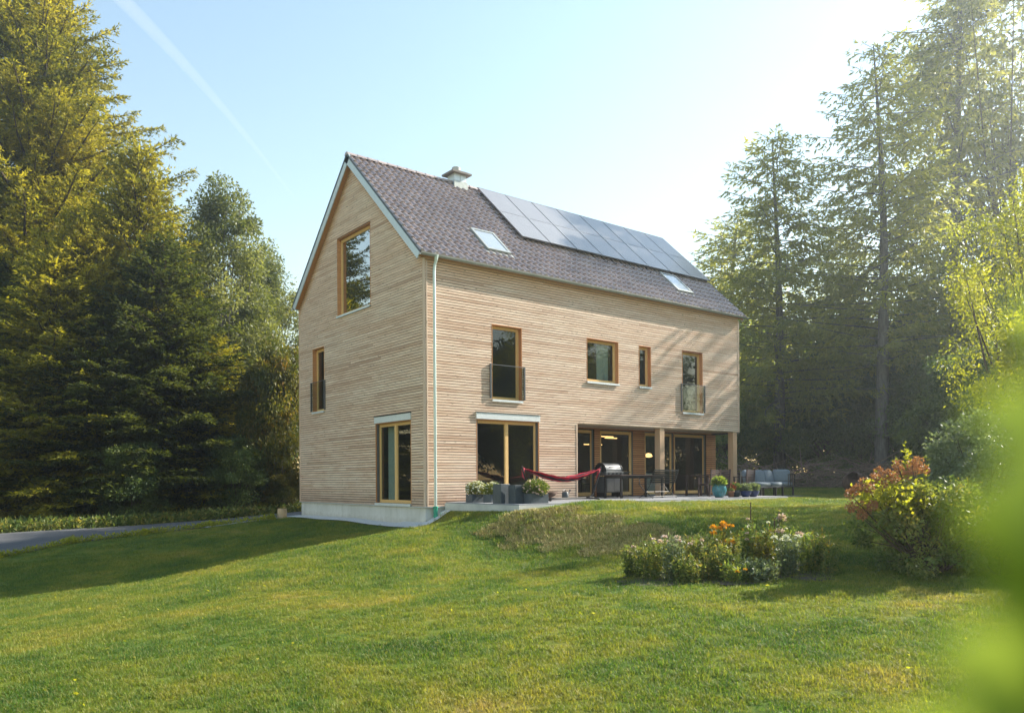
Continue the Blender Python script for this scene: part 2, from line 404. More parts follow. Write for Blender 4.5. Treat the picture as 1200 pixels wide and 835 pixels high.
# ------------------------------------------------------------------ the house
L, W, HE = 14.18, 8.38, 6.9
YA = W/2; ZR = 10.95; EO = .1                    # apex, ridge height, eave overhang
SL = (ZR-6.95)/(YA+EO); SLEN = math.hypot(1, SL)
XO, H1, RD = 5.70, 2.50, 1.10
TZ = .13
house = empty('timber_house', (0,0,0), 0, 'tall timber clad house with steep dark tiled roof and solar panels on the lawn', 'house')
fx = lambda s, d, z: (s, -d, z)        # long facade: outward is -Y
fy = lambda s, d, z: (-d, s, z)        # gable: outward is -X
openx = [(2.31,3.445,3.08,5.30),(6.13,7.59,3.885,5.30),(8.58,9.19,3.885,5.30),(10.84,12.0,3.11,5.34),(1.74,4.10,.0,2.68),(XO,L+1,-.6,H1)]
openy = [(3.04,5.31,6.08,8.62),(.715,2.78,.055,2.654),(6.33,7.26,3.09,5.28)]
def clad(fn, s0f, s1f, opens, z0, z1, matn, name, flip=False, depth0=0.0):
    pitch = .0765
    bm, bk = MB(fn), MB(fn)
    z = z0; k = 0
    while z < z1-.01:
        zc = z+pitch/2; a, b = s0f(min(z+pitch, z1)), s1f(min(z+pitch, z1))
        if b-a < .05: break
        iv = [(a, b)]
        for (o0, o1, oz0, oz1) in opens:
            if oz0 <= zc <= oz1:
                nv = []
                for (p, q) in iv:
                    if o1 <= p or o0 >= q: nv.append((p, q)); continue
                    if o0 > p: nv.append((p, o0))
                    if o1 < q: nv.append((o1, q))
                iv = nv
        for (p, q) in iv:
            bk.box(p, q, depth0-.26, depth0-.018, z, z+pitch, .5)
            s = p
            while s < q-1e-6:
                e = min(q, s+random.uniform(1.6, 4.6)) if s > p or q-p > 4 else q
                if q-e < .5: e = q
                jd = random.uniform(-.002, .002)
                bm.box(s+.001, e-.001, depth0-.016, depth0+.006+jd, z+.008, z+pitch-.0095+random.uniform(-.001,.001), random.random())
                s = e
        z += pitch; k += 1
    bm.build(name, M[matn], house); bk.build('wall_core', M['membrane'], house)
c0 = lambda z: .035; 
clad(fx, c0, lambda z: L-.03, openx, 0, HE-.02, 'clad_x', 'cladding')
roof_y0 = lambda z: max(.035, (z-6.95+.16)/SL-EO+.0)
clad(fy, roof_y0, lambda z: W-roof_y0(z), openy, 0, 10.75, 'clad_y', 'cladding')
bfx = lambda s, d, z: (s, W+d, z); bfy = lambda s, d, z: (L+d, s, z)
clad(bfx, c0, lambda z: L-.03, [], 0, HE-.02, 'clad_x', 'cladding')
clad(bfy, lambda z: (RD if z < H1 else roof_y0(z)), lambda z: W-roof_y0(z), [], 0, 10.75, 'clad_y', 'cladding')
# recessed ground-floor wall of narrow orange boards
rfx = lambda s, d, z: (s, RD-d, z)
ropen = [(XO-.1,7.53,-1,2.44),(7.80,9.45,-1,2.44),(10.07,11.66,-1,2.44),(11.70,13.60,-1,2.44)]
clad(rfx, lambda z: XO-.1, lambda z: L, ropen, 0, H1, 'wood_orange_x', 'recess_cladding')
# corner boards and trims
for bx_ in ((-.02,.035,-.022,.045,0,HE-.05),(-.02,.045,W-.04,W+.022,0,HE-.05),(L-.03,L+.02,-.022,.04,H1,HE-.1),(L-.03,L+.02,W-.04,W+.02,0,HE-.05),(XO-.05,XO,-.018,.08,TZ-.1,H1+.0),(.06,.10,-.024,.0,0,HE-.12)):
    m = MB(); m.box(*bx_); m.build('corner_board', M['trim_wood'], house)
# plinth
m = MB(); m.box(.03,L-.05,.03,W-.03,-2.4,0.0); m.build('plinth', M['concrete_light'], house)
m = MB(); m.box(-.045,L,-.045,.03,-.012,.006); m.box(-.045,.03,.03,W+.02,-.012,.006); m.build('plinth_flashing', M['sheet_metal'], house)
# soffit beam over the recess, interior floors and walls
m = MB(); m.box(XO,L,.03,RD+.2,H1-.0,H1+.25); m.build('soffit', M['trim_wood'], house)
m = MB(); m.box(.27,L-.1,.27 if 0 else 1.4,W-.27,2.56,2.84); m.box(.27,XO-.3,.27,1.4,2.72,2.84); m.box(.27,L-.27,.27,W-.27,5.9,6.05); m.build('floor_slab', M['interior_wall'], house)
m = MB(); m.box(.27,L-.1,.27,W-.27,.01,.12); m.build('ground_floor', M['interior_floor'], house)
m = MB()
m.box(4.9,5.0,1.42,W-.3,.12,2.55); m.box(.27,L-.3,5.2,5.3,.12,2.55); m.box(.27,L-.3,4.0,4.1,2.85,5.88)
for x in (4.6, 8.2, 9.9): m.box(x,x+.1,.27,4.0,2.85,5.88)
m.box(.27,L-.3,7.9,8.0,.12,2.55); m.box(5.7,5.8,.3,1.3,.13,2.5)
m.build('interior_wall', M['interior_wall'], house)
# posts of the recess
for x0 in (9.67, 13.86):
    m = MB(); m.box(x0,x0+.24,.03,.27,TZ-.2,H1); m.build('post', M['post_wood'], house, bevel=.006)

def window(fn, a, b, z0, z1, mull=0, depth=.13, fw=.075, glassm='glass', sill=True, lining=True, bottom=None, lowmat='frame_wood'):
    """opening a..b, z0..z1 on the side fn"""
    m = MB(fn)
    d0, d1 = -depth-.06, -depth
    m.box(a+.02,a+.02+fw,d0,d1,z0+.02,z1-.02); m.box(b-.02-fw,b-.02,d0,d1,z0+.02,z1-.02)
    m.box(a+.02+fw,b-.02-fw,d0,d1,z1-.02-fw,z1-.02); m.box(a+.02+fw,b-.02-fw,d0,d1,z0+.02,z0+.02+(bottom or fw))
    xs = [a+.02+fw, b-.02-fw]
    if mull: 
        c = (a+b)/2; m.box(c-.055,c+.055,d0-.004,d1+.012,z0+.02+fw,z1-.02-fw); xs = [xs[0], c-.055, c+.055, xs[1]]
    w = m.build('window', M['frame_wood'], house)
    # sash beads
    m = MB(fn)
    for i in range(0, len(xs), 2):
        p, q = xs[i], xs[i+1]; g = .018; zb, zt = z0+.02+(bottom or fw), z1-.02-fw
        m.box(p,p+g,d0+.01,d1-.012,zb,zt); m.box(q-g,q,d0+.01,d1-.012,zb,zt); m.box(p+g,q-g,d0+.01,d1-.012,zt-g,zt); m.box(p+g,q-g,d0+.01,d1-.012,zb,zb+g)
    m.build('sash', M['frame_wood'], w)
    for i in range(0, len(xs), 2):
        m = MB(fn); m.poly([(xs[i]+.017, d0+.03, z0+.09),(xs[i+1]-.017, d0+.03, z0+.09),(xs[i+1]-.017, d0+.03, z1-.09),(xs[i]+.017, d0+.03, z1-.09)])
        m.build('pane', M[glassm], w)
    if lining:
        m = MB(fn); tk = .022
        m.box(a-.0,a+tk,-.26,.010,z0,z1); m.box(b-tk,b,-.26,.010,z0,z1); m.box(a+tk,b-tk,-.26,.010,z1-tk,z1)
        m.build('reveal', M['wood_orange_x'], w)
    if sill:
        m = MB(fn); m.box(a-.01,b+.01,-depth+.005,.05,z0-.012,z0+.016); m.box(a-.01,b+.01,.046,.052,z0-.05,z0-.0125)
        m.build('sill', M['shutter_grey'], w)
    return w
def balcony(fn, a, b, z0, z1):
    m = MB(fn); m.poly([(a-.05,.05,z0+.02),(b+.05,.05,z0+.02),(b+.05,.05,z1-.02),(a-.05,.05,z1-.02)]); r = m.build('french_balcony', M['glass_clear'], house)
    for s in (a-.09, b+.05): m = MB(fn); m.box(s,s+.04,.012,.06,z0,z1); m.build('bracket', M['steel'], r)
    m = MB(fn); m.box(a-.05,b+.05,.042,.060,z1-.02,z1-.005); m.build('top_edge', M['steel'], r)
wA = window(fx, *openx[0]); balcony(fx, 2.31, 3.445, 3.12, 4.12)
wC = window(fx, *openx[1]); wD = window(fx, *openx[2]); wE = window(fx, *openx[3]); balcony(fx, 10.84, 12.0, 3.15, 4.15)
wB = window(fx, 1.74, 4.10, .10, 2.50, mull=1, depth=.10)
wG = window(fy, *openy[0], glassm='glass_coated', depth=.12)
wH = window(fy, *openy[1][:3], 2.45, mull=1, depth=.10)
wS = window(fy, *openy[2]); balcony(fy, 6.33, 7.26, 3.13, 4.13)
for fn, a, b, z, w in ((fx, 1.74, 4.10, 2.50, wB), (fy, .715, 2.78, 2.45, wH)):
    m = MB(fn); m.box(a-.02,b+.02,-.1,.045,z+.0,z+.19); m.build('shutter_box', M['shutter_grey'], w, bevel=.004)
    m = MB(fn); m.box(a-.03,b+.03,.0,.06,z+.193,z+.205); m.build('shutter_flashing', M['black_metal'], w)
    z9 = .12 if z > 2.46 else .1
    for q0, q1 in ((a+.0225,a+.06),(b-.06,b-.0225)): m = MB(fn); m.box(q0,q1,-.09,-.02,z9,z-.001); m.build('guide_rail', M['steel'], w)
for (a, b, k) in ((XO+.02,7.53,0),(7.80,9.45,0),(10.07,11.66,0),(11.70,13.60,0)):
    window(rfx, a, b, TZ+.02, 2.44, mull=0, depth=.06, fw=.085, sill=False, lining=False, bottom=.10)
for s in (7.44, 9.42, 11.60, 13.5): m = MB(rfx); m.box(s,s+.03,-.055,-.01,TZ+.03,2.43); m.build('blind_rail', M['steel'], house)
# curtains
for fn, a, b, z0, z1, w in ((fy, 2.2, 2.62, .14, 2.35, wH), (fx, 6.9, 7.45, 3.95, 5.2, wC)):
    m = MB(fn); n = 26; vs = []
    for i in range(n+1):
        s = a+(b-a)*i/n; d = -.34+.02*math.sin(i*1.9)
        vs += [(s,d,z0),(s,d,z1)]
    m.add(vs, [(2*i,2*i+2,2*i+3,2*i+1) for i in range(n)]); m.build('curtain', M['curtain'], w, smooth=True)

# roof: corrugated clay tiles
def roofpt(x, s, h, side):
    """s metres up the slope from the eave edge, h proud of it"""
    y = -EO+s/SLEN; z = 6.95+s*SL/SLEN
    ny_, nz_ = -SL/SLEN, 1/SLEN
    y += ny_*h; z += nz_*h
    return (x, y, z) if side == 0 else (x, W-y, z)
RX0, RX1 = -.20, 14.50
SMAX = (YA+EO)*SLEN
def tiles(side):
    pw = .235; ncol = int(round((RX1-RX0)/pw)); pw = (RX1-RX0)/ncol; per = 8
    row = .335; nrow = int(math.ceil(SMAX/row))
    prof = [.014,.044,.062,.058,.040,.012,.000,.002]
    m = MB()
    for j in range(nrow):
        s0 = j*row; s1 = min(SMAX, s0+row+.01)
        if s0 >= SMAX-.03: break
        for c in range(ncol):
            vs = []; r = random.random(); jit = random.uniform(-.002,.002)
            for k in range(per+1):
                x = RX0+(c+k/per)*pw; h = prof[k % per]+jit
                vs += [roofpt(x, s0, h*.4-.004, side), roofpt(x, s0, h+.052, side), roofpt(x, s1, h+.004, side)]
            fs = []
            for k in range(per):
                a = k*3; b = a+3
                fs += [(a,b,b+1,a+1),(a+1,b+1,b+2,a+2)]
            if side: fs = [f[::-1] for f in fs]
            m.add(vs, fs, r)
    o = m.build('roof_tiles', M['roof_tile'], house)
    return o
tiles(0); tiles(1)
for side in (0, 1):
    m = MB(); 
    vs = [roofpt(x, s, h, side) for x in (RX0+.03, RX1-.03) for s in (.02, SMAX) for h in (-.14, .0)]
    m.add(vs, [(0,1,3,2),(4,6,7,5),(0,4,5,1),(1,5,7,3),(3,7,6,2),(2,6,4,0)]); m.build('roof_deck', M['wood_orange_y'], house)
    for x0, x1 in ((RX0, RX0+.028), (RX1-.028, RX1)):
        m = MB(); vs = [roofpt(x, s, h, side) for x in (x0, x1) for s in (-.01, SMAX+.10) for h in (-.20, .0)]
        m.add(vs, [(0,1,3,2),(4,6,7,5),(0,4,5,1),(1,5,7,3),(3,7,6,2),(2,6,4,0)]); m.build('bargeboard', M['sheet_metal'], house)
        m = MB(); vs = [roofpt(x, s, h, side) for x in (x0-.012, x1+.012) for s in (-.02, SMAX+.06) for h in (.004, .060)]
        m.add(vs, [(0,1,3,2),(4,6,7,5),(0,4,5,1),(1,5,7,3),(3,7,6,2),(2,6,4,0)]); m.build('verge_strip', M['slate_grey'], house)
m = MB(); x = RX0-.02
while x < RX1:
    x2 = min(x+.36, RX1+.02)
    vs = []
    for xx, rr in ((x, .105), (x2, .095)):
        for k in range(9):
            a = PI*k/8; vs.append((xx, YA+rr*math.cos(a)*1.1, ZR+.015+rr*math.sin(a)))
    fs = [(k,k+1,k+10,k+9) for k in range(8)]+[tuple(range(9)), tuple(range(17,8,-1))]
    m.add(vs, fs); x = x2-.0
m.build('ridge_tiles', M['roof_tile'], house, smooth=False)
# gutters, downpipe
def gutter(y0, sgn):
    m = MB(); n = 10; vs = []
    pr_ = [(.065*math.cos(PI+PI*k/n), .065*math.sin(PI+PI*k/n)) for k in range(n+1)]
    pr2 = [(.058*math.cos(PI+PI*k/n), .058*math.sin(PI+PI*k/n)) for k in range(n+1)][::-1]
    ring = pr_+pr2
    for x in (RX0-.01, RX1+.01):
        for (a, b) in ring: vs.append((x, y0+a*sgn, 6.93+b))
    N = len(ring)
    fs = [(k,(k+1)%N,N+(k+1)%N,N+k) for k in range(N)]+[tuple(range(N)), tuple(range(2*N-1,N-1,-1))]
    m.add(vs, fs); m.build('gutter', M['zinc'], house)
gutter(-.165, 1); gutter(W+.165, 1)
m = MB(); m.tube([(.30,-.165,6.90),(.30,-.165,6.80),(.28,-.12,6.66),(.27,-.105,6.5),(.27,-.105,-.05)], [.055,.045,.042,.042,.042], 12)
m.tube([(.30,-.165,6.93),(.30,-.165,6.79)], [.075,.048], 12)
for z in (.8, 3.0, 5.2): m.tube([(.27,-.105,z),(.27,-.105,z+.04)], .048, 12)
dp = m.build('downpipe', M['pipe_metal'], house, smooth=False)
m = MB(); m.tube([(.27,-.105,.02),(.27,-.105,-.48)], .058, 12); m.tube([(.27,-.105,.02),(.27,-.105,-.03)], .068, 12); m.tube([(.27,-.105,-.22),(.27,-.105,-.26)], .068, 12)
m.build('drain_collar', M['green_plastic'], dp)
# chimney
m = MB(); m.box(3.74,4.22,YA-.22,YA+.22,10.6,11.27); ch = m.build('chimney', M['sheet_metal'], house)
m = MB(); m.box(3.58,4.38,YA-.35,YA+.35,11.27,11.33); m.box(3.68,4.28,YA-.26,YA+.26,11.33,11.38); m.build('chimney_cap', M['cap_stone'], ch)
m = MB(); m.lathe([(.15,0),(.15,.17),(.12,.19),(.09,.19),(.09,0)], (3.95,YA,11.38), 16); m.build('flue_pot', M['concrete'], ch)
m = MB(); m.box(3.70,4.26,YA-.26,YA-.221,10.62,11.02); m.box(3.96,3.98,YA-.225,YA-.2205,11.02,11.26); m.build('flashing', M['zinc'], ch)
# skylights
for x0, x1 in ((2.62,3.42),(11.33,12.12)):
    s0, s1 = .98, 2.14
    m = MB(lambda x, s, h: roofpt(x, s, h, 0))
    for a, b, c_, d in ((x0-.05,x0+.04,s0-.05,s1+.05),(x1-.04,x1+.05,s0-.05,s1+.05),(x0+.04,x1-.04,s0-.05,s0+.05),(x0+.04,x1-.04,s1-.04,s1+.06)): m.box(a,b,c_,d,.03,.125)
    k = m.build('skylight', M['zinc'], house)
    m = MB(lambda x, s, h: roofpt(x, s, h, 0)); m.box(x0+.04,x1-.04,s0+.05,s1-.04,.08,.11); m.build('pane', M['skylight_glass'], k)
    m = MB(lambda x, s, h: roofpt(x, s, h, 0)); m.box(x0-.13,x1+.13,s0-.22,s0-.051,.048,.056); m.box(x0-.12,x0-.051,s0-.05,s1+.1,.046,.054); m.box(x1+.051,x1+.12,s0-.05,s1+.1,.046,.054); m.build('flashing', M['zinc'], k)
# solar panels
rp = lambda x, s, h: roofpt(x, s, h, 0)
m = MB(rp)
for s in (2.65, 3.6, 4.4, 5.3): m.box(4.62,14.46,s,s+.05,.11,.155)
rl = m.build('panel_rails', M['steel'], house)
for i in range(22):
    x = 4.8+i*.455
    m = MB(rp); m.box(x,x+.035,2.05,2.62,.045,.075); m.box(x,x+.035,2.05,2.08,.075,.12); m.build('roof_hook', M['steel'], rl)
for i in range(8):
    for j in range(2):
        x0 = 4.68+i*1.215; x1 = x0+1.188; s0 = 2.30+j*1.70; s1 = s0+1.696
        m = MB(rp)
        m.box(x0,x0+.012,s0,s1,.157,.197); m.box(x1-.012,x1,s0,s1,.157,.197); m.box(x0+.012,x1-.012,s0,s0+.012,.157,.197); m.box(x0+.012,x1-.012,s1-.012,s1,.157,.197)
        fr = m.build('solar_panel', M['panel_frame'], house)
        m = MB(rp); m.box(x0+.012,x1-.012,s0+.012,s1-.012,.162,.193); m.build('solar_cells', M['solar_glass'], fr)

# ------------------------------------------------------------------ terrace
m = MB(); m.box(.62,12.25,-3.35,-.03,-1.2,TZ-.03); m.box(XO,12.25,-.03,RD-.05,-.5,TZ-.03)
ter = empty('terrace', (0,0,0), 0, 'low stone paved terrace with a concrete edge along the long house front', 'terrace')
m.build('terrace_edge', M['concrete'], ter)
m = MB()
y = -3.33
while y < 1.0:
    y2 = min(y+.6, -.05 if y < -.06 else RD-.06)
    x = .64 if y < -.06 else XO+.02
    while x < 12.23:
        x2 = min(x+.9, 12.23); m.box(x+.003,x2-.003,y+.003,y2-.003,TZ-.03,TZ+random.uniform(-.0015,.0015)); x = x2
    y = y2 if y2 < -.06 or y2 > -.04 else -.04
m.build('paving', M['paving'], ter)

# ------------------------------------------------------------------ lamps and stairs seen through the glass
for i, (x, y, z, s, rz) in enumerate(((8.95,2.1,2.28,.50,.0),(9.75,2.5,2.26,.30,0),(9.2,2.9,2.02,.45,0))):
    lb = empty('pendant_lamp', (x,y,z), rz, ['long glowing bar lamp behind the wide glass door, upper left one', 'short glowing bar lamp behind the wide glass door, at its right edge', 'lowest glowing bar lamp behind the wide glass door'][i], 'lamp')
    m = MB(); m.box(-s,s,-.03,.03,0,.03); m.build('tube', M['lamp_glow'], lb)
    m = MB(); m.box(-s-.01,s+.01,-.035,.035,.031,.05); m.tube([(0,0,.05),(0,0,2.5-z)], .006, 6); m.build('fitting', M['black_metal'], lb)
for i, (x, y, lb_) in enumerate(((11.6,3.2,'round warm kitchen lamp glowing between the orange wall and the front post'),(12.6,3.2,'round warm kitchen lamp glowing to the right of the front post'))):
    lb = empty('kitchen_lamp', (x,y,1.62), 0, lb_, 'lamp')
    m = MB(); m.lathe([(.0,.16),(.10,.14),(.16,.04),(.13,.0),(0,-.02)], n=18); m.build('shade', M['lamp_glow'], lb, smooth=True)
    m = MB(); m.tube([(0,0,.16),(0,0,.88)], .006, 6); m.build('cord', M['black_metal'], lb)
kc = empty('kitchen_cupboard', (10.3,1.9,.12), 0, 'white kitchen cupboard behind the glass beside the front post', 'cupboard')
m = MB(); m.box(0,1.5,0,.6,0,.84); m.build('body', M['cupboard_white'], kc, bevel=.005)
m = MB(); m.box(-.02,1.52,-.02,.62,.841,.88); m.build('worktop', M['interior_dark'], kc)
st = empty('staircase', (2.0,2.5,.12), 0, 'open wooden staircase descending to the right behind the wide double glass door', 'stairs')
for k in range(13):
    m = MB(); m.box(.1+.24*k,.38+.24*k,0,.9,2.45-.19*k,2.49-.19*k); m.build('tread', M['frame_wood'], st)
m = MB(); m.bar((.1,-.03,2.45),(3.3,-.03,-.0),.04,.24); m.build('stringer', M['interior_dark'], st)
for nm, x, y, lb_ in (('dining_chair',8.3,2.2,'dark dining chair inside the wide glass door, left one'),('dining_chair',9.0,2.3,'dark dining chair inside the wide glass door, right one')):
    dc = empty(nm, (x,y,.12), .4, lb_, 'chair')
    m = MB(); m.box(-.22,.22,-.22,.22,.43,.47); m.build('seat', M['interior_dark'], dc)
    m = MB(); m.box(-.22,.22,.19,.22,.48,.9); m.build('backrest', M['interior_dark'], dc)
    for a in (-.2,.2):
        for b in (-.2,.2): m = MB(); m.tube([(a,b,0),(a,b,.43)], .015, 6); m.build('leg', M['interior_dark'], dc)

# ------------------------------------------------------------------ garden furniture
def folding_bench():
    b = empty('garden_bench', (7.75,-1.55,TZ), .0, 'black slatted folding garden bench standing with its back to the lawn', 'bench')
    w = .60
    for i in range(7):
        z = .50+i*.062; y = -.20-.16*(i/6.); m = MB(); m.bar((-w,y,z),(w,y,z),.014,.048); m.build('back_slat', M['black_metal'], b)
    for i in range(5):
        y = -.13+i*.085; m = MB(); m.box(-w,w,y,y+.055,.445,.457); m.build('seat_slat', M['black_metal'], b)
    for s in (-1, 1):
        x = s*(w-.05)
        m = MB(); m.tube([(x,-.38,.92),(x,-.22,.50),(x,-.02,.22),(x,.10,.12),(x,.30,0)], .011, 6); m.build('leg', M['black_metal'], b)
        m = MB(); m.tube([(x*1.02,.30,.46),(x*1.02,.08,.24),(x*1.02,-.12,.12),(x*1.02,-.30,0)], .011, 6); m.build('leg', M['black_metal'], b)
        m = MB(); m.tube([(x*1.05,-.30,.66),(x*1.05,-.02,.68),(x*1.05,.20,.66),(x*1.05,.27,.60),(x*1.05,.24,.5),(x*1.05,.28,.46)], .011, 6); m.build('armrest', M['black_metal'], b)
    m = MB(); m.tube([(-w+.05,-.30,.06),(w-.05,-.30,.06)], .008, 6); m.tube([(-w+.05,.02,.2),(w-.05,.02,.2)], .008, 6); m.build('stretcher', M['black_metal'], b)
folding_bench()
def garden_table():
    b = empty('garden_table', (7.45,-.80,TZ), .0, 'long dark garden table with thin top between grill and folding bench', 'table')
    m = MB()
    for i in range(7): m.box(-1.05,1.05,-.42+i*.12,-.42+i*.12+.11,.715,.74)
    m.build('table_top', M['dark_brown_wood'], b)
    m = MB(); m.box(-.98,.98,-.38,-.36,.63,.714); m.box(-.98,.98,.36,.38,.63,.714); m.box(-.98,-.96,-.36,.36,.63,.714); m.box(.96,.98,-.36,.36,.63,.714); m.build('apron', M['black_metal'], b)
    for x in (-.98,.93):
        for y in (-.38,.33): m = MB(); m.box(x,x+.06,y,y+.06,0,.63); m.build('leg', M['black_metal'], b)
garden_table()
def grill():
    b = empty('gas_grill', (7.35,.25,TZ), .0, 'gas grill with black hood and steel cabinet standing behind the garden table', 'grill')
    m = MB(); m.box(-.34,.34,-.24,.24,.16,.70); m.build('cabinet', M['steel'], b, bevel=.01)
    m = MB(); m.box(-.335,-.005,-.262,-.243,.2,.66); m.box(.005,.335,-.262,-.243,.2,.66); m.build('cabinet_door', M['steel'], b, bevel=.004)
    m = MB(); m.box(-.42,.42,-.29,.27,.72,.86); m.build('control_panel', M['steel'], b, bevel=.008)
    m = MB(); n = 12; vs = []
    for x in (-.38,.38):
        for k in range(n+1):
            a = PI*k/n; vs.append((x, -.26*math.cos(a), .865+.27*math.sin(a)))
    fs = [(k,k+1,n+2+k,n+1+k) for k in range(n)]+[tuple(range(n+1))[::-1], tuple(range(n+1,2*n+2)), (0,n+1,2*n+1,n)]
    m.add(vs, fs); hd = m.build('hood', M['steel'], b)
    m = MB()
    for x in (-.395,.375): 
        vs = [(x+d, -.28*math.cos(PI*k/n), .862+.29*math.sin(PI*k/n)) for d in (0,.02) for k in range(n+1)]
        m.add(vs, fs)
    m.build('hood_side', M['black_metal'], hd)
    m = MB(); m.tube([(-.25,-.27,1.0),(-.25,-.31,1.0),(.25,-.31,1.0),(.25,-.27,1.0)], .012, 8); m.build('handle', M['black_metal'], hd)
    m = MB(); m.box(-.80,-.43,-.24,.24,.83,.86); m.box(.43,.80,-.24,.24,.83,.86); m.build('side_shelf', M['black_metal'], b)
    for x in (-.28,-.1,.08,.26): m = MB(); m.tube([(x,-.29,.79),(x,-.33,.79)], .027, 12); m.build('knob', M['black_metal'], b)
    for x in (-.32,.32): m = MB(); m.tube([(x-.02,-.1,.08),(x+.02,-.1,.08)], .08, 14); m.build('wheel', M['black_metal'], b)
    m = MB(); m.box(-.36,-.33,-.2,.2,.02,.16); m.box(.33,.36,-.2,.2,.02,.16); m.build('foot', M['black_metal'], b)
grill()
def hammock():
    b = empty('hammock', (4.05,-1.15,TZ), .0, 'red and dark striped hammock slung on a black steel stand', 'hammock')
    m = MB(); m.tube([(-1.25,0,.05),(1.25,0,.05)], .028, 8); m.build('base_bar', M['black_metal'], b)
    for s in (-1, 1):
        m = MB(); m.tube([(s*.95,0,.05),(s*1.12,0,.07),(s*1.22,0,.17),(s*1.30,0,.36),(s*1.52,0,.85),(s*1.56,0,1.0)], .026, 8); m.build('upright', M['black_metal'], b)
        m = MB(); m.tube([(s*.95,-.55,.025),(s*.95,0,.06),(s*.95,.55,.025)], .024, 8); m.build('foot', M['black_metal'], b)
        m = MB(); m.tube([(s*1.55,0,.98),(s*1.42,0,.90)], .01, 6); m.build('rope', M['red_cloth'], b)
    n, k = 36, 9; V_ = []; F_ = []; UV = []
    for i in range(n+1):
        tt = -1+2*i/n; x = tt*1.45; zc = .54+.37*abs(tt)**1.8
        wd = .32*(1-abs(tt)**2.2)+.03
        for j in range(k):
            q = -1+2*j/(k-1)
            V_.append((x, q*wd*.75, zc+.13*q*q*(1-abs(tt)**3)+.01*math.sin(i*1.3+j)))
            UV.append((i/n, j/(k-1)))
    for i in range(n):
        for j in range(k-1):
            F_.append((i*k+j, (i+1)*k+j, (i+1)*k+j+1, i*k+j+1))
    me = bpy.data.meshes.new('cloth'); me.from_pydata(V_, [], F_)
    uv = me.uv_layers.new(name='UVMap')
    for l in me.loops: uv.data[l.index].uv = UV[l.vertex_index]
    me.polygons.foreach_set('use_smooth', [True]*len(F_))
    o = link('cloth', me, M['hammock_cloth'], b); s_ = o.modifiers.new('s', 'SOLIDIFY'); s_.thickness = .012
    m = MB(); m.tube([(-1.5,0.02,.93),(-1.47,.04,.7),(-1.42,.02,.62)], [.05,.045,.02], 8); m.build('tail_cloth', M['red_cloth'], b, smooth=True)
    m = MB(); m.tube([(1.5,0.02,.93),(1.47,.04,.7),(1.40,.02,.60)], [.05,.045,.02], 8); m.build('tail_cloth', M['red_cloth'], b, smooth=True)
hammock()
fb = empty('fire_bowl', (3.0,-1.55,TZ), 0, 'shallow rusty fire bowl on a low stand under the hammock end', 'fire bowl')
m = MB(); m.lathe([(.02,.09),(.15,.10),(.27,.16),(.36,.26),(.37,.26),(.28,.145),(.15,.085),(.02,.075)], n=28); m.build('bowl', M['rust'], fb, smooth=True)
for a in (0.3, 2.4, 4.5): m = MB(); m.tube([(.10*math.cos(a),.10*math.sin(a),.10),(.28*math.cos(a),.28*math.sin(a),0.01),(.34*math.cos(a),.34*math.sin(a),.01)], .010, 6); m.build('leg', M['black_metal'], fb)
wc = empty('watering_can', (4.85,-.35,TZ), .3, 'small grey blue watering can on the paving beneath the hammock', 'watering can')
m = MB(); m.lathe([(0,0),(.10,0),(.105,.02),(.10,.2),(.07,.23),(.0,.23)], n=18); m.build('body', M['slate_grey'], wc, smooth=True)
m = MB(); m.tube([(.09,0,.04),(.2,0,.15),(.27,0,.24)], [.022,.016,.014], 8); m.tube([(.27,0,.24),(.30,0,.265)], [.015,.035], 10); m.build('spout', M['slate_grey'], wc)
m = MB(); m.tube([(-.09,0,.05),(-.17,0,.14),(-.13,0,.26),(0,0,.30),(.05,0,.22)], .009, 6); m.build('handle', M['slate_grey'], wc)

def wood_chair(x, y, rz, label, group):
    b = empty('slatted_chair', (x,y,TZ), rz, label, 'chair', group)
    for i in range(8): m = MB(); m.box(-.24,.24,-.235-.006*i,-.215-.006*i,.46+i*.056,.505+i*.056); m.build('back_slat', M['dark_brown_wood'], b)
    for i in range(6): m = MB(); m.box(-.23,.23,-.19+i*.075,-.19+i*.075+.06,.42,.44); m.build('seat_slat', M['dark_brown_wood'], b)
    for s in (-1, 1):
        m = MB(); m.bar((s*.26,-.20,0),(s*.26,-.27,.93),.04,.045); m.build('leg', M['dark_brown_wood'], b)
        m = MB(); m.bar((s*.26,.24,0),(s*.26,.24,.64),.04,.045); m.build('leg', M['dark_brown_wood'], b)
        m = MB(); m.box(s*.26-.03,s*.26+.03,-.25,.28,.645,.67); m.build('armrest', M['dark_brown_wood'], b)
    m = MB(); m.box(-.24,.24,.225,.25,.36,.419); m.box(-.24,.24,-.21,-.19,.36,.419); m.build('seat_frame', M['dark_brown_wood'], b)
gch = 'brown slatted chairs round the small terrace table'
wood_chair(10.35,-1.55,.05, 'dark brown slatted armchair nearest the glass door, behind the turquoise pot', gch)
wood_chair(11.15,-1.35,-.1, 'dark brown slatted armchair in the middle of its row', gch)
wood_chair(12.25,-1.6,.1, 'dark brown slatted armchair beside the grey sofa, right end of its row', gch)
bt = empty('side_table', (11.3,-.6,TZ), 0, 'dark brown wooden table behind the row of slatted chairs', 'table')
m = MB(); 
for i in range(7): m.box(-.7,.7,-.4+i*.115,-.4+i*.115+.105,.71,.735)
m.build('table_top', M['dark_brown_wood'], bt)
for x in (-.62,.56):
    for y in (-.35,.29): m = MB(); m.box(x,x+.06,y,y+.06,0,.71); m.build('leg', M['dark_brown_wood'], bt)
pp = empty('parasol_pole', (11.55,-1.95,TZ), 0, 'thin upright pole with foot between two brown slatted chairs', 'pole')
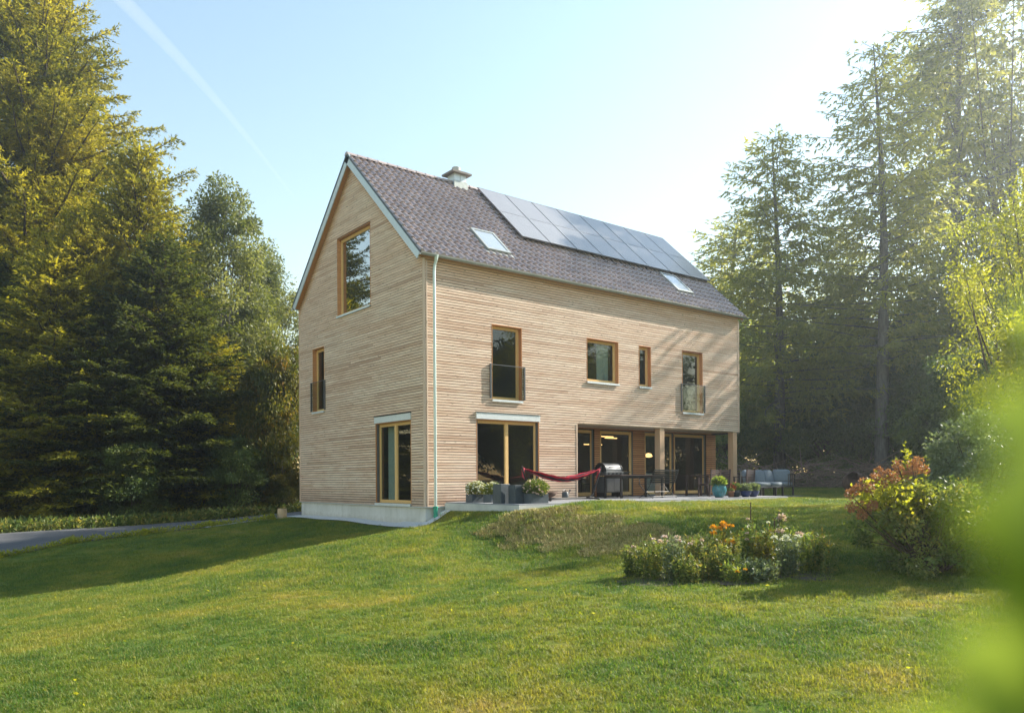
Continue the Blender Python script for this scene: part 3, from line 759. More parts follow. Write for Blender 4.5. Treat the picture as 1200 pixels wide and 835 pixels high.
m = MB(); m.tube([(0,0,.04),(0,0,.95)], .018, 8); m.build('pole', M['steel'], pp); m = MB(); m.lathe([(0,0),(.16,0),(.16,.03),(.03,.05),(0,.05)], n=16); m.build('base', M['black_metal'], pp)

def cushion_mesh(m, cx, cy, cz, sx, sy, sz, tilt=0, rz=0, e=.38):
    """a soft pillow (superellipsoid), tilted back about X"""
    n1, n2 = 14, 20; vs = []
    f = lambda v, p: math.copysign(abs(v)**p, v)
    R_ = Matrix.Rotation(rz, 3, 'Z') @ Matrix.Rotation(tilt, 3, 'X')
    for i in range(n1+1):
        ph = -PI/2+PI*i/n1
        for j in range(n2):
            th = 2*PI*j/n2
            p = Vector((sx*f(math.cos(ph),e)*f(math.cos(th),e), sy*f(math.cos(ph),.9)*f(math.sin(th),.9), sz*f(math.sin(ph),e)))
            p = R_ @ p; vs.append((p.x+cx, p.y+cy, p.z+cz))
    fs = [(i*n2+j, i*n2+(j+1)%n2, (i+1)*n2+(j+1)%n2, (i+1)*n2+j) for i in range(n1) for j in range(n2)]
    m.add(vs, fs)
def sofa():
    x, y = 13.45, -1.75
    zz = gz(x, y)+.045
    pad = empty('stone_pad', (x+.35,y-.05,zz-.045), .12, 'flat grey paving slab lying in the grass under the garden sofa', 'paving slab')
    m = MB(); m.box(-.2,1.15,-.75,.35,-.1,.043); m.build('slab', M['paving'], pad)
    b = empty('garden_sofa', (x,y,zz), .12, 'grey cushioned garden sofa with dark metal frame at the terrace end', 'sofa')
    fm = 'black_metal'; b.scale = (1.32, 1.1, 1.14)
    m = MB(); m.box(-1.0,1.0,-.38,.38,.28,.32); m.build('seat_frame', M['slate_grey'], b)
    for a in (-.92,-.1,.30,.93):
        for c_ in (-.34,.34): m = MB(); m.box(a-.025,a+.025,c_-.025,c_+.025,0,.28); m.build('leg', M[fm], b)
    m = MB(); m.box(-1.0,1.0,.36,.39,.321,.36); m.box(-1.0,1.0,.36,.39,.68,.71)
    for i in range(9): m.box(-.99+i*.245,-.965+i*.245,.365,.385,.36,.68)
    m.build('back_frame', M[fm], b)
    m = MB(); m.box(.98,1.01,-.38,.36,.68,.71); 
    for c_ in (-.37,-.18,0,.18,.345): m.box(.985,1.005,c_-.01,c_+.015,.321,.68)
    m.build('arm_frame', M[fm], b)
    m = MB(); m.box(.55,.98,-.40,-.37,.66,.69)
    for a in (.56,.68,.8,.92): m.box(a,a+.02,-.395,-.375,.321,.66)
    m.build('front_rail', M[fm], b)
    for (a, w_) in ((-.66,.33),(0,.33),(.66,.32)):
        m = MB(); cushion_mesh(m, a, -.02, .375, w_, .36, .065, e=.25); m.build('seat_cushion', M['cushion'], b, smooth=True)
    for (a, t_, r_) in ((-.70,-.22,.02),(-.16,-.2,-.03),(.36,-.22,.04)):
        m = MB(); cushion_mesh(m, a, .24, .61, .28, .10, .22, t_, r_); m.build('back_cushion', M['cushion'], b, smooth=True)
    m = MB(); cushion_mesh(m, .82, .02, .63, .28, .10, .22, -.15, -1.1); m.build('back_cushion', M['cushion'], b, smooth=True)
sofa()

# rusty fire globe
gb = empty('fire_globe', (17.03,-3.08,gz(17.03,-3.08)), 0, 'big dark rusty metal globe with a round opening on the grass by the brush pile', 'fire globe')
m = MB(); n1, n2, R0 = 24, 32, .42
vs = []; ax = Vector((-.75,-.25,.62)).normalized(); Q_ = Vector((0,0,1)).rotation_difference(ax)
for i in range(n1+1):
    ph = .50+(PI-.50)*i/n1
    for j in range(n2):
        th = 2*PI*j/n2; p = Q_ @ Vector((math.sin(ph)*math.cos(th), math.sin(ph)*math.sin(th), math.cos(ph)))*R0
        vs.append((p.x, p.y, p.z+R0))
m.add(vs, [(i*n2+j, (i+1)*n2+j, (i+1)*n2+(j+1)%n2, i*n2+(j+1)%n2) for i in range(n1) for j in range(n2)])
o = m.build('shell', M['rust'], gb, smooth=True); s_ = o.modifiers.new('s', 'SOLIDIFY'); s_.thickness = .02
m = MB(); pts = [Q_ @ Vector((math.sin(.5)*math.cos(a), math.sin(.5)*math.sin(a), math.cos(.5)))*R0+Vector((0,0,R0)) for a in np.linspace(0, 2*PI, 25)]
m.tube(pts, .015, 6, cap=False); m.build('rim', M['rust'], gb)

# ------------------------------------------------------------------ plants: leaves as faces
def leaf_arrays(P, D, Ln, Wd, up=None):
    """diamond leaves: base P, direction D (unit), lengths and widths"""
    n = len(P)
    rv = RS.normal(size=(n,3)) if up is None else up+RS.normal(size=(n,3))*.5
    S_ = np.cross(D, rv); S_ /= np.linalg.norm(S_, axis=1, keepdims=True)+1e-9
    Ln = np.asarray(Ln).reshape(-1,1)*np.ones((n,1)); Wd = np.asarray(Wd).reshape(-1,1)*np.ones((n,1))
    v = np.stack([P, P+D*Ln*.45+S_*Wd/2, P+D*Ln, P+D*Ln*.45-S_*Wd/2], 1)
    return v.reshape(-1,3)
def quads(n): return np.arange(n*4).reshape(n, 4)
def unit(a): return a/(np.linalg.norm(a, axis=1, keepdims=True)+1e-9)

def tube_many(segs, n=5):
    """segs: list of (points, radii) -> one mesh builder"""
    m = MB()
    for pts, rad in segs: m.tube(pts, rad, n, cap=False)
    return m

def mk_conifer(seed, H, R, nbr, base=.08, droop=0.0, hang=0.0, spacing=.09, tw=.17, leafL=.16, leafW=.055, prof=.75, rise=.5, trunk_r=.28, gap=0.0, minel=-.25):
    rs = np.random.RandomState(seed)
    segs = []; tp = []
    nz_ = 14
    for i in range(nz_+1):
        f = i/nz_; tp.append((.10*math.sin(f*5+seed)*f*2, .10*math.cos(f*4+seed)*f*2, f*H))
    segs.append((tp, [max(.02, trunk_r*(1-.93*i/nz_)) for i in range(nz_+1)]))
    S0 = []; SD = []; SLn = []
    for b in range(nbr):
        f = base+(1-base)*((b+rs.rand())/nbr)**1.0
        if rs.rand() < gap: continue
        z = f*H; az = b*2.399963+rs.normal()*.25
        lb = R*((1-f)**prof)*(.55+.6*rs.rand())+.35
        if f < base+.1: lb *= .6+.4*(f-base)/.1
        el0 = minel+(rise-minel)*f+rs.normal()*.10
        k = 7; pts = []; p = np.array([0,0,z], float); el = el0
        for i in range(k+1):
            pts.append(p.copy())
            d = np.array([math.cos(az)*math.cos(el), math.sin(az)*math.cos(el), math.sin(el)])
            p = p+d*lb/k; el += (-droop+ (droop*2+.09)*(i/k)) / 1.5; az += rs.normal()*.05
        pts = np.array(pts)
        segs.append(([tuple(q) for q in pts], [max(.005, .010+(.016 if hang < .5 else .007)*lb*(1-i/k)) for i in range(k+1)]))
        # twigs
        s = .14 if lb > 1.5 else .05
        while s < 1.0:
            fi = s*k; i = min(int(fi), k-1); q = pts[i]+(pts[i+1]-pts[i])*(fi-i); dd = pts[i+1]-pts[i]; dd /= np.linalg.norm(dd)
            side = np.cross(dd, [0,0,1]); side /= np.linalg.norm(side)+1e-9
            for sg in (-1, 1):
                lt = (.32*lb*(1-s)**.7+.22)*(.5+.8*rs.rand())
                d = dd*(.75+.3*rs.rand())+side*sg*(.5+.5*rs.rand())+np.array([0,0,-hang*(.3+rs.rand())+rs.normal()*.14])
                d /= np.linalg.norm(d)
                S0.append(q); SD.append(d); SLn.append(lt)
            s += tw/lb*(.7+.6*rs.rand())
        S0.append(pts[-1]-(pts[-1]-pts[-2])*.4); SD.append((pts[-1]-pts[-2])/np.linalg.norm(pts[-1]-pts[-2])); SLn.append(.45)
    S0 = np.array(S0); SD = np.array(SD); SLn = np.array(SLn)
    cnt = np.maximum(2, (SLn/spacing).astype(int))
    idx = np.repeat(np.arange(len(S0)), cnt)
    fr = rs.rand(len(idx))
    P = S0[idx]+SD[idx]*(SLn[idx]*fr)[:, None]
    P[:, 2] -= (fr**2)*SLn[idx]*(.10+hang*.3)
    D = unit(SD[idx]*.9+rs.normal(size=P.shape)*.55+np.array([0,0,-hang*.5]))
    Ln = leafL*(.6+.8*rs.rand(len(P))); Wd = leafW*(.6+.8*rs.rand(len(P)))
    V = leaf_arrays(P, D, Ln, Wd)
    tm = np.clip(rs.rand(len(S0))[idx]*.5+rs.rand(len(P))*.5, 0, 1)
    crown = fast_mesh('crown', V, quads(len(P)), tm)
    m = tube_many(segs, 6); me = bpy.data.meshes.new('trunk'); me.from_pydata(m.v, [], m.f)
    me.polygons.foreach_set('use_smooth', [True]*len(m.f))
    return me, crown

def mk_broad(seed, H, R, ncl=110, leaves=260, base=.25, leafL=.13, leafW=.085, cl=.75, trunk_r=.2, flat=.6, hang=0.0, shape=1.0, low=False, lean=(0,0)):
    rs = np.random.RandomState(seed)
    segs = []
    top = np.array([lean[0], lean[1], H*.80]); tp = [np.array([0,0,-.1])+(top)*f+np.array([.15*math.sin(f*6+seed),.15*math.cos(f*5),0])*f for f in np.linspace(0,1,9)]
    segs.append(([tuple(p) for p in tp], [max(.02, trunk_r*(1-.85*i/8)) for i in range(9)]))
    P_, D_, R_ = [], [], []
    zc = H*(1+base)/2; hz = H*(1-base)/2
    for c in range(ncl):
        while True:
            v = rs.normal(size=3); v /= np.linalg.norm(v)
            rr = .35+.65*rs.rand()**.45
            if v[2] > -.85: break
        lump = .78+.34*math.sin(v[0]*3.1+seed)*math.cos(v[1]*2.7+v[2]*2.+seed*.5)
        x = np.array([v[0]*R*lump, v[1]*R*lump, v[2]*hz])*rr
        x[2] += zc; f = (x[2]/H); x[:2] += np.array(lean)*f
        if shape != 1.0: x[:2] *= (1-.5*max(0, f-.4)*shape)
        # limb from the trunk
        tz = max(.12 if low else base*.6, f-.28-.1*rs.rand())*H*.8; q = np.array([lean[0]*tz/(H*.8), lean[1]*tz/(H*.8), tz])
        mid = q*.5+x*.5+np.array([0,0,(x[2]-q[2])*-.12])+rs.normal(size=3)*.15
        if c % 2 == 0: segs.append(([tuple(q), tuple(q*.7+mid*.3), tuple(mid), tuple(mid*.4+x*.6), tuple(x)], [.02+trunk_r*.28, .016+trunk_r*.2, .03, .02, .008]))
        n = int(leaves*(.5+rs.rand()))
        r0 = cl*(.55+.8*rs.rand())
        w = rs.normal(size=(n,3)); w = unit(w)*(rs.rand(n,1)**.40)*r0; w[:, 2] *= flat
        if hang: w[:, 2] -= hang*rs.rand(n)**2*2
        P_.append(x+w); D_.append(unit(unit(w)+rs.normal(size=(n,3))*.8+np.array([0,0,-.3-hang*.3]))); R_.append(np.clip(rs.rand(n)*.6+rs.rand()*.4, 0, 1))
    P = np.concatenate(P_); D = np.concatenate(D_); rr = np.concatenate(R_)
    n = len(P)
    V = leaf_arrays(P, D, leafL*(.6+.8*rs.rand(n)), leafW*(.6+.8*rs.rand(n)))
    crown = fast_mesh('crown', V, quads(n), rr)
    m = tube_many(segs, 6); me = bpy.data.meshes.new('trunk'); me.from_pydata(m.v, [], m.f)
    me.polygons.foreach_set('use_smooth', [True]*len(m.f))
    return me, crown

CAMP = Vector((-11.55175, -18.5311, .7498)); YAW = .667
FW = Vector((math.sin(YAW), math.cos(YAW), 0)); RT = Vector((math.cos(YAW), -math.sin(YAW), 0))
def spot(lat, dep):
    """ground point at a depth in metres and a sideways ratio, as surveyed from the tripod"""
    p = CAMP+FW*dep+RT*(lat*dep); return p.x, p.y

def tree(name, meshes, lat, dep, scale, rz, leafm, barkm, label, cat='tree', group=None, sz=None, tilt=(0,0), xy=None, sink=.15):
    x, y = xy if xy else spot(lat, dep)
    o = empty(name, (x, y, gz(x, y)-sink), rz, label, cat, group)
    o.rotation_euler = (tilt[0], tilt[1], rz)
    o.scale = (scale, scale, sz or scale)
    for nm, me, mt in (('trunk', meshes[0], barkm), ('crown', meshes[1], leafm)):
        c = bpy.data.objects.new(nm, me)
        if not me.materials: me.materials.append(None)
        col.objects.link(c); c.parent = o
        c.material_slots[0].link = 'OBJECT'; c.material_slots[0].material = M[mt]
    return o

FIR = mk_conifer(1, 21, 8.6, 470, base=.04, droop=.05, hang=.15, spacing=.038, tw=.15, leafL=.16, leafW=.05, prof=.62, rise=.65, trunk_r=.32)
FIR2 = mk_conifer(5, 18, 4.6, 330, base=.03, droop=.06, hang=.2, spacing=.06, tw=.18, leafL=.22, leafW=.08, prof=.6, rise=.6, trunk_r=.26)
LAR1 = mk_conifer(8, 19, 5.0, 150, base=.20, droop=.07, hang=.75, spacing=.055, tw=.25, leafL=.24, leafW=.07, prof=.55, rise=.45, trunk_r=.27, minel=-.1, gap=.1)
LAR2 = mk_conifer(21, 23, 5.2, 150, base=.28, droop=.06, hang=.8, spacing=.058, tw=.28, leafL=.24, leafW=.07, prof=.5, rise=.4, trunk_r=.30, minel=-.05, gap=.15)
BRD = mk_broad(3, 16, 4.6, 230, 280, base=.08, leafL=.17, leafW=.075, cl=.70, trunk_r=.22, shape=1.75, flat=.85)
BRD2 = mk_broad(9, 12, 4.2, 150, 300, base=.10, leafL=.19, leafW=.12, cl=.9, trunk_r=.18)
TALL = mk_broad(14, 22, 7.0, 170, 150, base=.48, leafL=.17, leafW=.12, cl=.9, trunk_r=.26, flat=.7)
UND = mk_broad(17, 7, 3.4, 120, 300, base=.03, leafL=.17, leafW=.10, cl=.8, trunk_r=.10, low=True)
WEEP = mk_broad(23, 10, 3.0, 100, 240, base=.10, leafL=.10, leafW=.055, cl=.55, trunk_r=.14, hang=.5, low=True)

# left side, beyond the driveway
tree('fir_tree', FIR, -.60, 42, 1.34, .3, 'needle_gold', 'bark_brown', 'huge golden green fir at the left edge, tallest beside the driveway')
tree('fir_tree', FIR, -.80, 42, 1.1, 2.1, 'needle_gold', 'bark_brown', 'golden green fir cut off by the left picture edge behind the huge one')
tree('fir_tree', FIR2, -.47, 35.5, .92, 1.1, 'needle_gold', 'bark_brown', 'shorter dense fir between the huge golden fir and the round olive tree')
tree('broadleaf_tree', BRD, -.365, 40, 1.06, .5, 'leaf_olive', 'bark_grey', 'rounded pale olive tree left of the house, next to the gable')
tree('broadleaf_tree', BRD, -.305, 47, .95, 2.2, 'leaf_olive', 'bark_grey', 'olive tree half hidden behind the gable eave of the house')
tree('broadleaf_tree', BRD2, -.43, 37.5, .85, 1.9, 'leaf_dark', 'bark_brown', 'dark green tree in front of the rounded pale olive tree')
for k_, (la, de, s_, sz_, mt, lb_) in enumerate(((-.66,34,1.25,.62,'needle_dark','dark low spruce under the huge fir at the left edge'),(-.58,32.5,1.0,.60,'needle_gold','olive green young fir on the driveway verge below the huge fir'),(-.51,33,1.05,.50,'needle_dark','dark spreading spruce on the driveway verge, right of the slim young fir'),(-.44,34,1.05,.66,'needle_dark','dark bushy spruce on the driveway verge, midway to the house'),(-.385,35.5,.9,.45,'needle_gold','low olive conifer just left of the little shed roof'))):
    tree('spruce_tree', FIR2, la, de, s_, k_*1.3, mt, 'bark_brown', lb_, sz=sz_)
tree('understorey_tree', UND, -.48, 31.2, .50, 2.9, 'leaf_dark', 'bark_brown', 'low dark bush at the edge of the driveway below the spruces', 'bush')
tree('autumn_shrub', UND, -.292, 34.6, .55, 5.0, 'leaf_autumn', 'bark_brown', 'yellow and orange autumn shrub right beside the back corner of the gable', 'shrub', sz=1.15)
tree('understorey_tree', UND, -.345, 41, 1.1, .9, 'leaf_dark', 'bark_brown', 'dark low tree behind the little shed roof')
tree('broadleaf_tree', BRD2, .065, 58, 1.36, 2.7, 'leaf_dark', 'bark_brown', 'tree behind the house whose top twigs peep over the solar panels')
tree('fir_tree', FIR2, -.545, 33.5, .72, 2.6, 'needle_gold', 'bark_brown', 'slim young fir on the driveway verge in front of the huge fir')
# right side
tree('larch_tree', LAR1, .338, 44, 1.32, .4, 'needle_larch', 'bark_grey', 'sparse drooping larch just right of the house, shortest of the tall conifers', sz=1.02, tilt=(.0,-.02))
tree('larch_tree', LAR2, .468, 39, 1.22, 1.6, 'needle_larch', 'bark_grey', 'sparse tall larch with bare straight trunk in the middle of the right hand woods', sz=.95)
tree('larch_tree', LAR2, .565, 46, 1.55, 3.6, 'needle_larch', 'bark_grey', 'tallest sparse larch, farthest right of the conifers', sz=1.32)
tree('larch_tree', LAR1, .415, 62, 1.05, 3.1, 'needle_larch', 'bark_grey', 'distant pale larch seen between the two nearer larches')
tree('larch_tree', LAR1, .283, 57, 1.75, 5.1, 'needle_larch', 'bark_grey', 'larch whose boughs show directly beside the right end of the roof', sz=1.0)
tree('tall_oak', TALL, .635, 48, 1.42, .8, 'leaf_olive', 'bark_brown', 'tall broad tree with arching limbs filling the top right corner')
tree('weeping_tree', WEEP, .665, 22, .97, 1.0, 'leaf_yellow', 'bark_brown', 'yellow green drooping tree at the right edge below the tall broad tree')
lb = ['dark leafy tree showing through the recess beside the corner post', 'dark leafy tree behind the first larch, right of the house', 'bushy tree between the first and second larch, with yellow flecks', 'blue green leafy tree left of the second larch trunk', 'dark leafy tree right of the second larch trunk', 'leafy tree under the tallest larch', 'leafy tree at the right edge behind the weeping tree']
for i, (la, de, s_, mt) in enumerate(((.262,50,.90,'leaf_mid'),(.325,54,.92,'leaf_dark'),(.39,52,.86,'leaf_mid'),(.435,47,.84,'leaf_dark'),(.505,48,.88,'leaf_mid'),(.57,43,.95,'leaf_mid'),(.64,38,1.0,'leaf_dark'))):
    tree('woodland_tree', BRD2, la, de, s_, i*1.3, mt, 'bark_grey', lb[i])
lb = ['low leafy bush behind the grey garden sofa', 'low leafy bush at the foot of the first larch', 'low dark bush behind the brush pile, left of the rusty globe', 'low dark bush behind the rusty globe', 'low dark bush behind the orange flowered hydrangea', 'low leafy bush left of the weeping tree']
for i, (la, de, s_, mt) in enumerate(((.275,44,.8,'leaf_mid'),(.345,46,.85,'leaf_mid'),(.40,43,.8,'leaf_dark'),(.455,42,.85,'leaf_dark'),(.52,39,.9,'leaf_dark'),(.60,31,.9,'leaf_dark'))):
    tree('woodland_bush', UND, la, de, s_, i*1.7, mt, 'bark_brown', lb[i], 'bush')
# the wood that continues round the garden, mirrored in the window panes
for i, (x, y, s_, me, mt) in enumerate(((31,-29,1.0,FIR2,'needle_dark'),(22,-31,1.0,BRD,'leaf_olive'),(6,-36,1.5,UND,'leaf_dark'),(13,-34,1.6,UND,'leaf_dark'),(19,-31,1.5,UND,'leaf_dark'),(26,-29,1.7,UND,'leaf_dark'),(33,-22,1.6,UND,'leaf_dark'),(37,-14,1.6,UND,'leaf_dark'),(40,-32,1.8,UND,'leaf_dark'),(-26,26,.95,BRD,'leaf_olive'))):
    tree('garden_edge_tree', me, 0, 0, s_, i*1.1, mt, 'bark_brown', 'tree standing outside the picture and mirrored in the window panes', 'tree', 'trees around the garden mirrored in the panes', xy=(x, y))

# forest floor plants behind driveway and wood edge
def scatter_leaves(n, fn, h, L0, W0):
    P = np.array([fn() for _ in range(n)]); z = ground(P)
    P3 = np.column_stack([P, z+RS.rand(n)**1.5*h])
    D = unit(RS.normal(size=(n,3))+np.array([0,0,.8]))
    return leaf_arrays(P3, D, L0*(.5+RS.rand(n)), W0*(.5+RS.rand(n)))
def f1():
    return (RS.uniform(-22, 5), 13.3+abs(RS.normal())*1.3)
V = scatter_leaves(26000, f1, .35, .16, .06); tag(link('undergrowth', fast_mesh('undergrowth', V, quads(26000), RS.rand(26000)), M['leaf_garden']), 'low dark undergrowth and weeds along the far driveway edge', 'undergrowth', kind='stuff')
def f2():
    x = RS.uniform(-13, -.5); return (x+.35*math.sin(x*3.1), DR0(x)-.02+RS.normal()*.05+abs(RS.normal())*.22*(math.sin(x*1.7+1)+.3))
V = scatter_leaves(7000, f2, .13, .10, .035); tag(link('verge_weeds', fast_mesh('verge_weeds', V, quads(7000), RS.rand(7000)), M['leaf_yellow']), 'bright green weeds on the near driveway edge', 'weeds', kind='stuff')
def f3():
    la = RS.uniform(.24, .62); return spot(la, 40+abs(RS.normal())*4)
V = scatter_leaves(22000, f3, .5, .22, .09); tag(link('wood_undergrowth', fast_mesh('wood_undergrowth', V, quads(22000), RS.rand(22000)), M['leaf_dark']), 'low undergrowth at the foot of the trees right of the house', 'undergrowth', kind='stuff')

# brush pile
segs = []
for i in range(900):
    la = RS.uniform(.265, .60); de = 38+RS.normal()*.7 - (la-.4)*6
    x, y = spot(la, de); z = gz(x, y)
    hmax = 1.25*(.55+.45*math.sin(la*37)**2)
    p = np.array([x, y, z+RS.rand()**1.2*hmax]); a = RS.uniform(0, 2*PI); e = RS.normal()*.28
    ln = RS.uniform(.8, 2.4); d = np.array([math.cos(a)*math.cos(e), math.sin(a)*math.cos(e), math.sin(e)])
    q = p+d*ln; q[2] = max(q[2], z+.03); md = (p+q)/2+RS.normal(size=3)*.1
    segs.append(([tuple(p), tuple(md), tuple(q)], [.028*RS.uniform(.4,1.3), .016, .005]))
m = tube_many(segs, 4); tag(m.build('brush_pile', M['dry_twig']), 'long heap of dry brown branches at the edge of the wood', 'brush pile', kind='stuff')

# little shed with shingled roof
tree('understorey_tree', UND, -.350, 33.6, .52, .7, 'leaf_dark', 'bark_brown', 'low dark bush in front of the left end of the little shed', 'bush')
tree('understorey_tree', UND, -.290, 33.9, .28, 2.7, 'leaf_autumn', 'bark_brown', 'low autumn coloured bush below the little shed roof at the gable corner', 'bush')
x, y = spot(-.313, 35.5)
sh = empty('garden_shed', (x,y,gz(x,y)+.15), -.5, 'small shed with grey shingled roof half hidden in the trees left of the house', 'shed')
sh.scale = (.72,.8,1)
m = MB(); m.box(-1.3,1.3,-1.1,1.1,-.5,1.75); m.build('wall', M['dark_brown_wood'], sh)
m = MB()
for sg in (-1, 1):
    for r_ in range(8):
        for c_ in range(13):
            f0, f1_ = r_/8, (r_+1)/8+.03; yy = lambda f: sg*(1.45*(1-f)); zz_ = lambda f: 1.65+1.05*f
            x0 = -1.55+c_*.238; m.add([(x0,yy(f0),zz_(f0)+.03),(x0+.23,yy(f0),zz_(f0)+.03),(x0+.23,yy(f1_),zz_(f1_)),(x0,yy(f1_),zz_(f1_)),(x0,yy(f0),zz_(f0)),(x0+.23,yy(f0),zz_(f0))], [(0,1,2,3),(0,4,5,1)])
m.build('roof', M['shingle'], sh)
m = MB(); m.add([(-1.29,-1.1,1.75),(-1.29,1.1,1.75),(-1.29,0,2.55)], [(0,1,2)]); m.add([(1.29,-1.1,1.75),(1.29,1.1,1.75),(1.29,0,2.55)], [(0,1,2)]); m.build('gable', M['dark_brown_wood'], sh)

# chopping block
x, y = -.62, 8.55
cb = empty('chopping_block', (x,y,gz(x,y)), .4, 'short pale sawn log standing by the back corner of the house', 'log')
m = MB(); m.tube([(0,0,-.02),(.02,0,.34)], [.17,.16], 18); m.build('log', M['log_end'], cb)

# ------------------------------------------------------------------ pots and planters
def plant_mesh(parent, c, rx, ry, h, n, leafm, L0, W0, flower=None, nf=0, fs=.03, nm='foliage', low=0.0):
    P = RS.normal(size=(n,3)); P = unit(P)*(RS.rand(n,1)**.4)
    P = P*np.array([rx, ry, h/2])+np.array([c[0], c[1], c[2]+h/2]); P[:,2] = np.maximum(P[:,2], c[2]-low)
    D = unit(unit(P-np.array([c[0],c[1],c[2]]))+RS.normal(size=(n,3))*.7)
    link(nm, fast_mesh(nm, leaf_arrays(P, D, L0*(.6+.8*RS.rand(n)), W0*(.6+.8*RS.rand(n))), quads(n), RS.rand(n)), M[leafm], parent)
    if flower:
        Q0 = unit(RS.normal(size=(nf,3))+np.array([-.3,-.5,.3])); C_ = Q0*np.array([rx*1.03, ry*1.03, h/2*1.05])+np.array([c[0],c[1],c[2]+h/2])
        if nf <= 50:
            for q0, c0_ in zip(Q0, C_):
                link('flower', fast_mesh('flower', leaf_arrays(np.repeat(c0_[None], 7, 0), unit(q0*.5+RS.normal(size=(7,3))), fs*(.7+.6*RS.rand(7)), fs*.8), quads(7), RS.rand(7)), M[flower], parent)
            return
        k = 7; C2 = np.repeat(C_, k, 0); D = unit(np.repeat(Q0, k, 0)*.5+RS.normal(size=(nf*k,3)))
        link('flowers', fast_mesh('flowers', leaf_arrays(C2, D, fs*(.7+.6*RS.rand(nf*k)), fs*.8), quads(nf*k), RS.rand(nf*k)), M[flower], parent)
def box_pot(m, w, d, h, tk=.02):
    m.box(-w/2,w/2,-d/2,-d/2+tk,0,h); m.box(-w/2,w/2,d/2-tk,d/2,0,h); m.box(-w/2,-w/2+tk,-d/2+tk,d/2-tk,0,h); m.box(w/2-tk,w/2,-d/2+tk,d/2-tk,0,h); m.box(-w/2+tk,w/2-tk,-d/2+tk,d/2-tk,.01,h-.06)
def potted(name, x, y, rz, label, cat, w, d, h):
    o = empty(name, (x,y,TZ), rz, label, cat); m = MB(); box_pot(m, w, d, h); m.build('pot', M['slate_grey'], o, bevel=.006); return o
o = potted('flower_planter', 1.12, -.85, .0, 'low dark planter full of white flowers, nearest the house corner', 'planter', .5, .3, .22)
plant_mesh(o, (0,0,.14), .30, .26, .42, 2200, 'leaf_garden', .05, .025, 'petal_white', 110, .035)
o = potted('flower_planter', 1.32, -1.35, .1, 'low planter with white flowers half hidden behind the tall slate box', 'planter', .45, .3, .22)
plant_mesh(o, (0,0,.14), .26, .24, .40, 1800, 'leaf_garden', .05, .025, 'petal_white', 50, .03)
potted('slate_planter', .92, -2.25, .08, 'tall square slate grey planter box, left one of the empty pair', 'planter', .32, .32, .50)
potted('slate_planter', 1.12, -2.62, -.05, 'tall square slate grey planter box, right one of the empty pair', 'planter', .30, .30, .47)
potted('slate_planter', 2.15, -2.05, .1, 'tall slate planter box standing behind the pink flowering trough', 'planter', .34, .34, .45)
o = potted('flower_planter', 1.50, -2.95, .0, 'dark trough overflowing with pale pink flowers on the terrace corner', 'planter', .60, .28, .26)
plant_mesh(o, (0,0,.18), .38, .26, .42, 3400, 'leaf_garden', .055, .025, 'petal_pink', 45, .032, low=.12)

def round_pot(name, x, y, label, matn, prof, rim=None):
    o = empty(name, (x,y,TZ), 0, label, 'plant pot'); m = MB(); m.lathe(prof, n=22); m.build('pot', M[matn], o, smooth=True)
    rr, zz = max(p[0] for p in prof)*.8, prof[-1][1]-.05
    m = MB(); m.lathe([(0,zz),(prof[-1][0]*.98,zz)], n=22); m.build('soil', M['soil'], o); return o
T_ = [(0,0),(.12,0),(.20,.10),(.235,.22),(.22,.34),(.18,.40),(.20,.43),(.18,.43)]
o = round_pot('plant_pot', 9.35, -2.72, 'big round turquoise glazed pot with a leafy green plant', 'turquoise_glaze', T_)
plant_mesh(o, (-.03,0,.32), .24, .22, .34, 900, 'leaf_mid', .09, .04, low=.2)
o = round_pot('plant_pot', 9.85, -2.80, 'small terracotta pot beside the big turquoise pot', 'terracotta', [(0,0),(.08,0),(.11,.17),(.12,.17),(.12,.20),(.105,.20)])
plant_mesh(o, (0,0,.15), .10, .10, .12, 150, 'leaf_garden', .05, .025)
o = round_pot('plant_pot', 10.12, -2.80, 'dark pot with one bright orange flower head', 'slate_grey', [(0,0),(.10,0),(.15,.20),(.155,.22),(.14,.22)])
plant_mesh(o, (0,0,.18), .14, .14, .28, 450, 'leaf_garden', .07, .03, 'petal_red', 5, .07)
Bp = [(0,0),(.10,0),(.17,.09),(.20,.19),(.205,.20),(.185,.20)]
o = round_pot('plant_pot', 10.42, -2.95, 'blue glazed bowl with leafy plant, left one of the blue pair', 'blue_glaze', Bp); plant_mesh(o, (0,0,.16), .22, .20, .26, 800, 'leaf_silver', .07, .03)
o = round_pot('plant_pot', 10.85, -2.95, 'blue glazed bowl with leafy plant, right one of the blue pair near the sofa', 'blue_glaze', Bp); plant_mesh(o, (0,0,.16), .23, .20, .28, 800, 'leaf_silver', .07, .03)
m = MB()

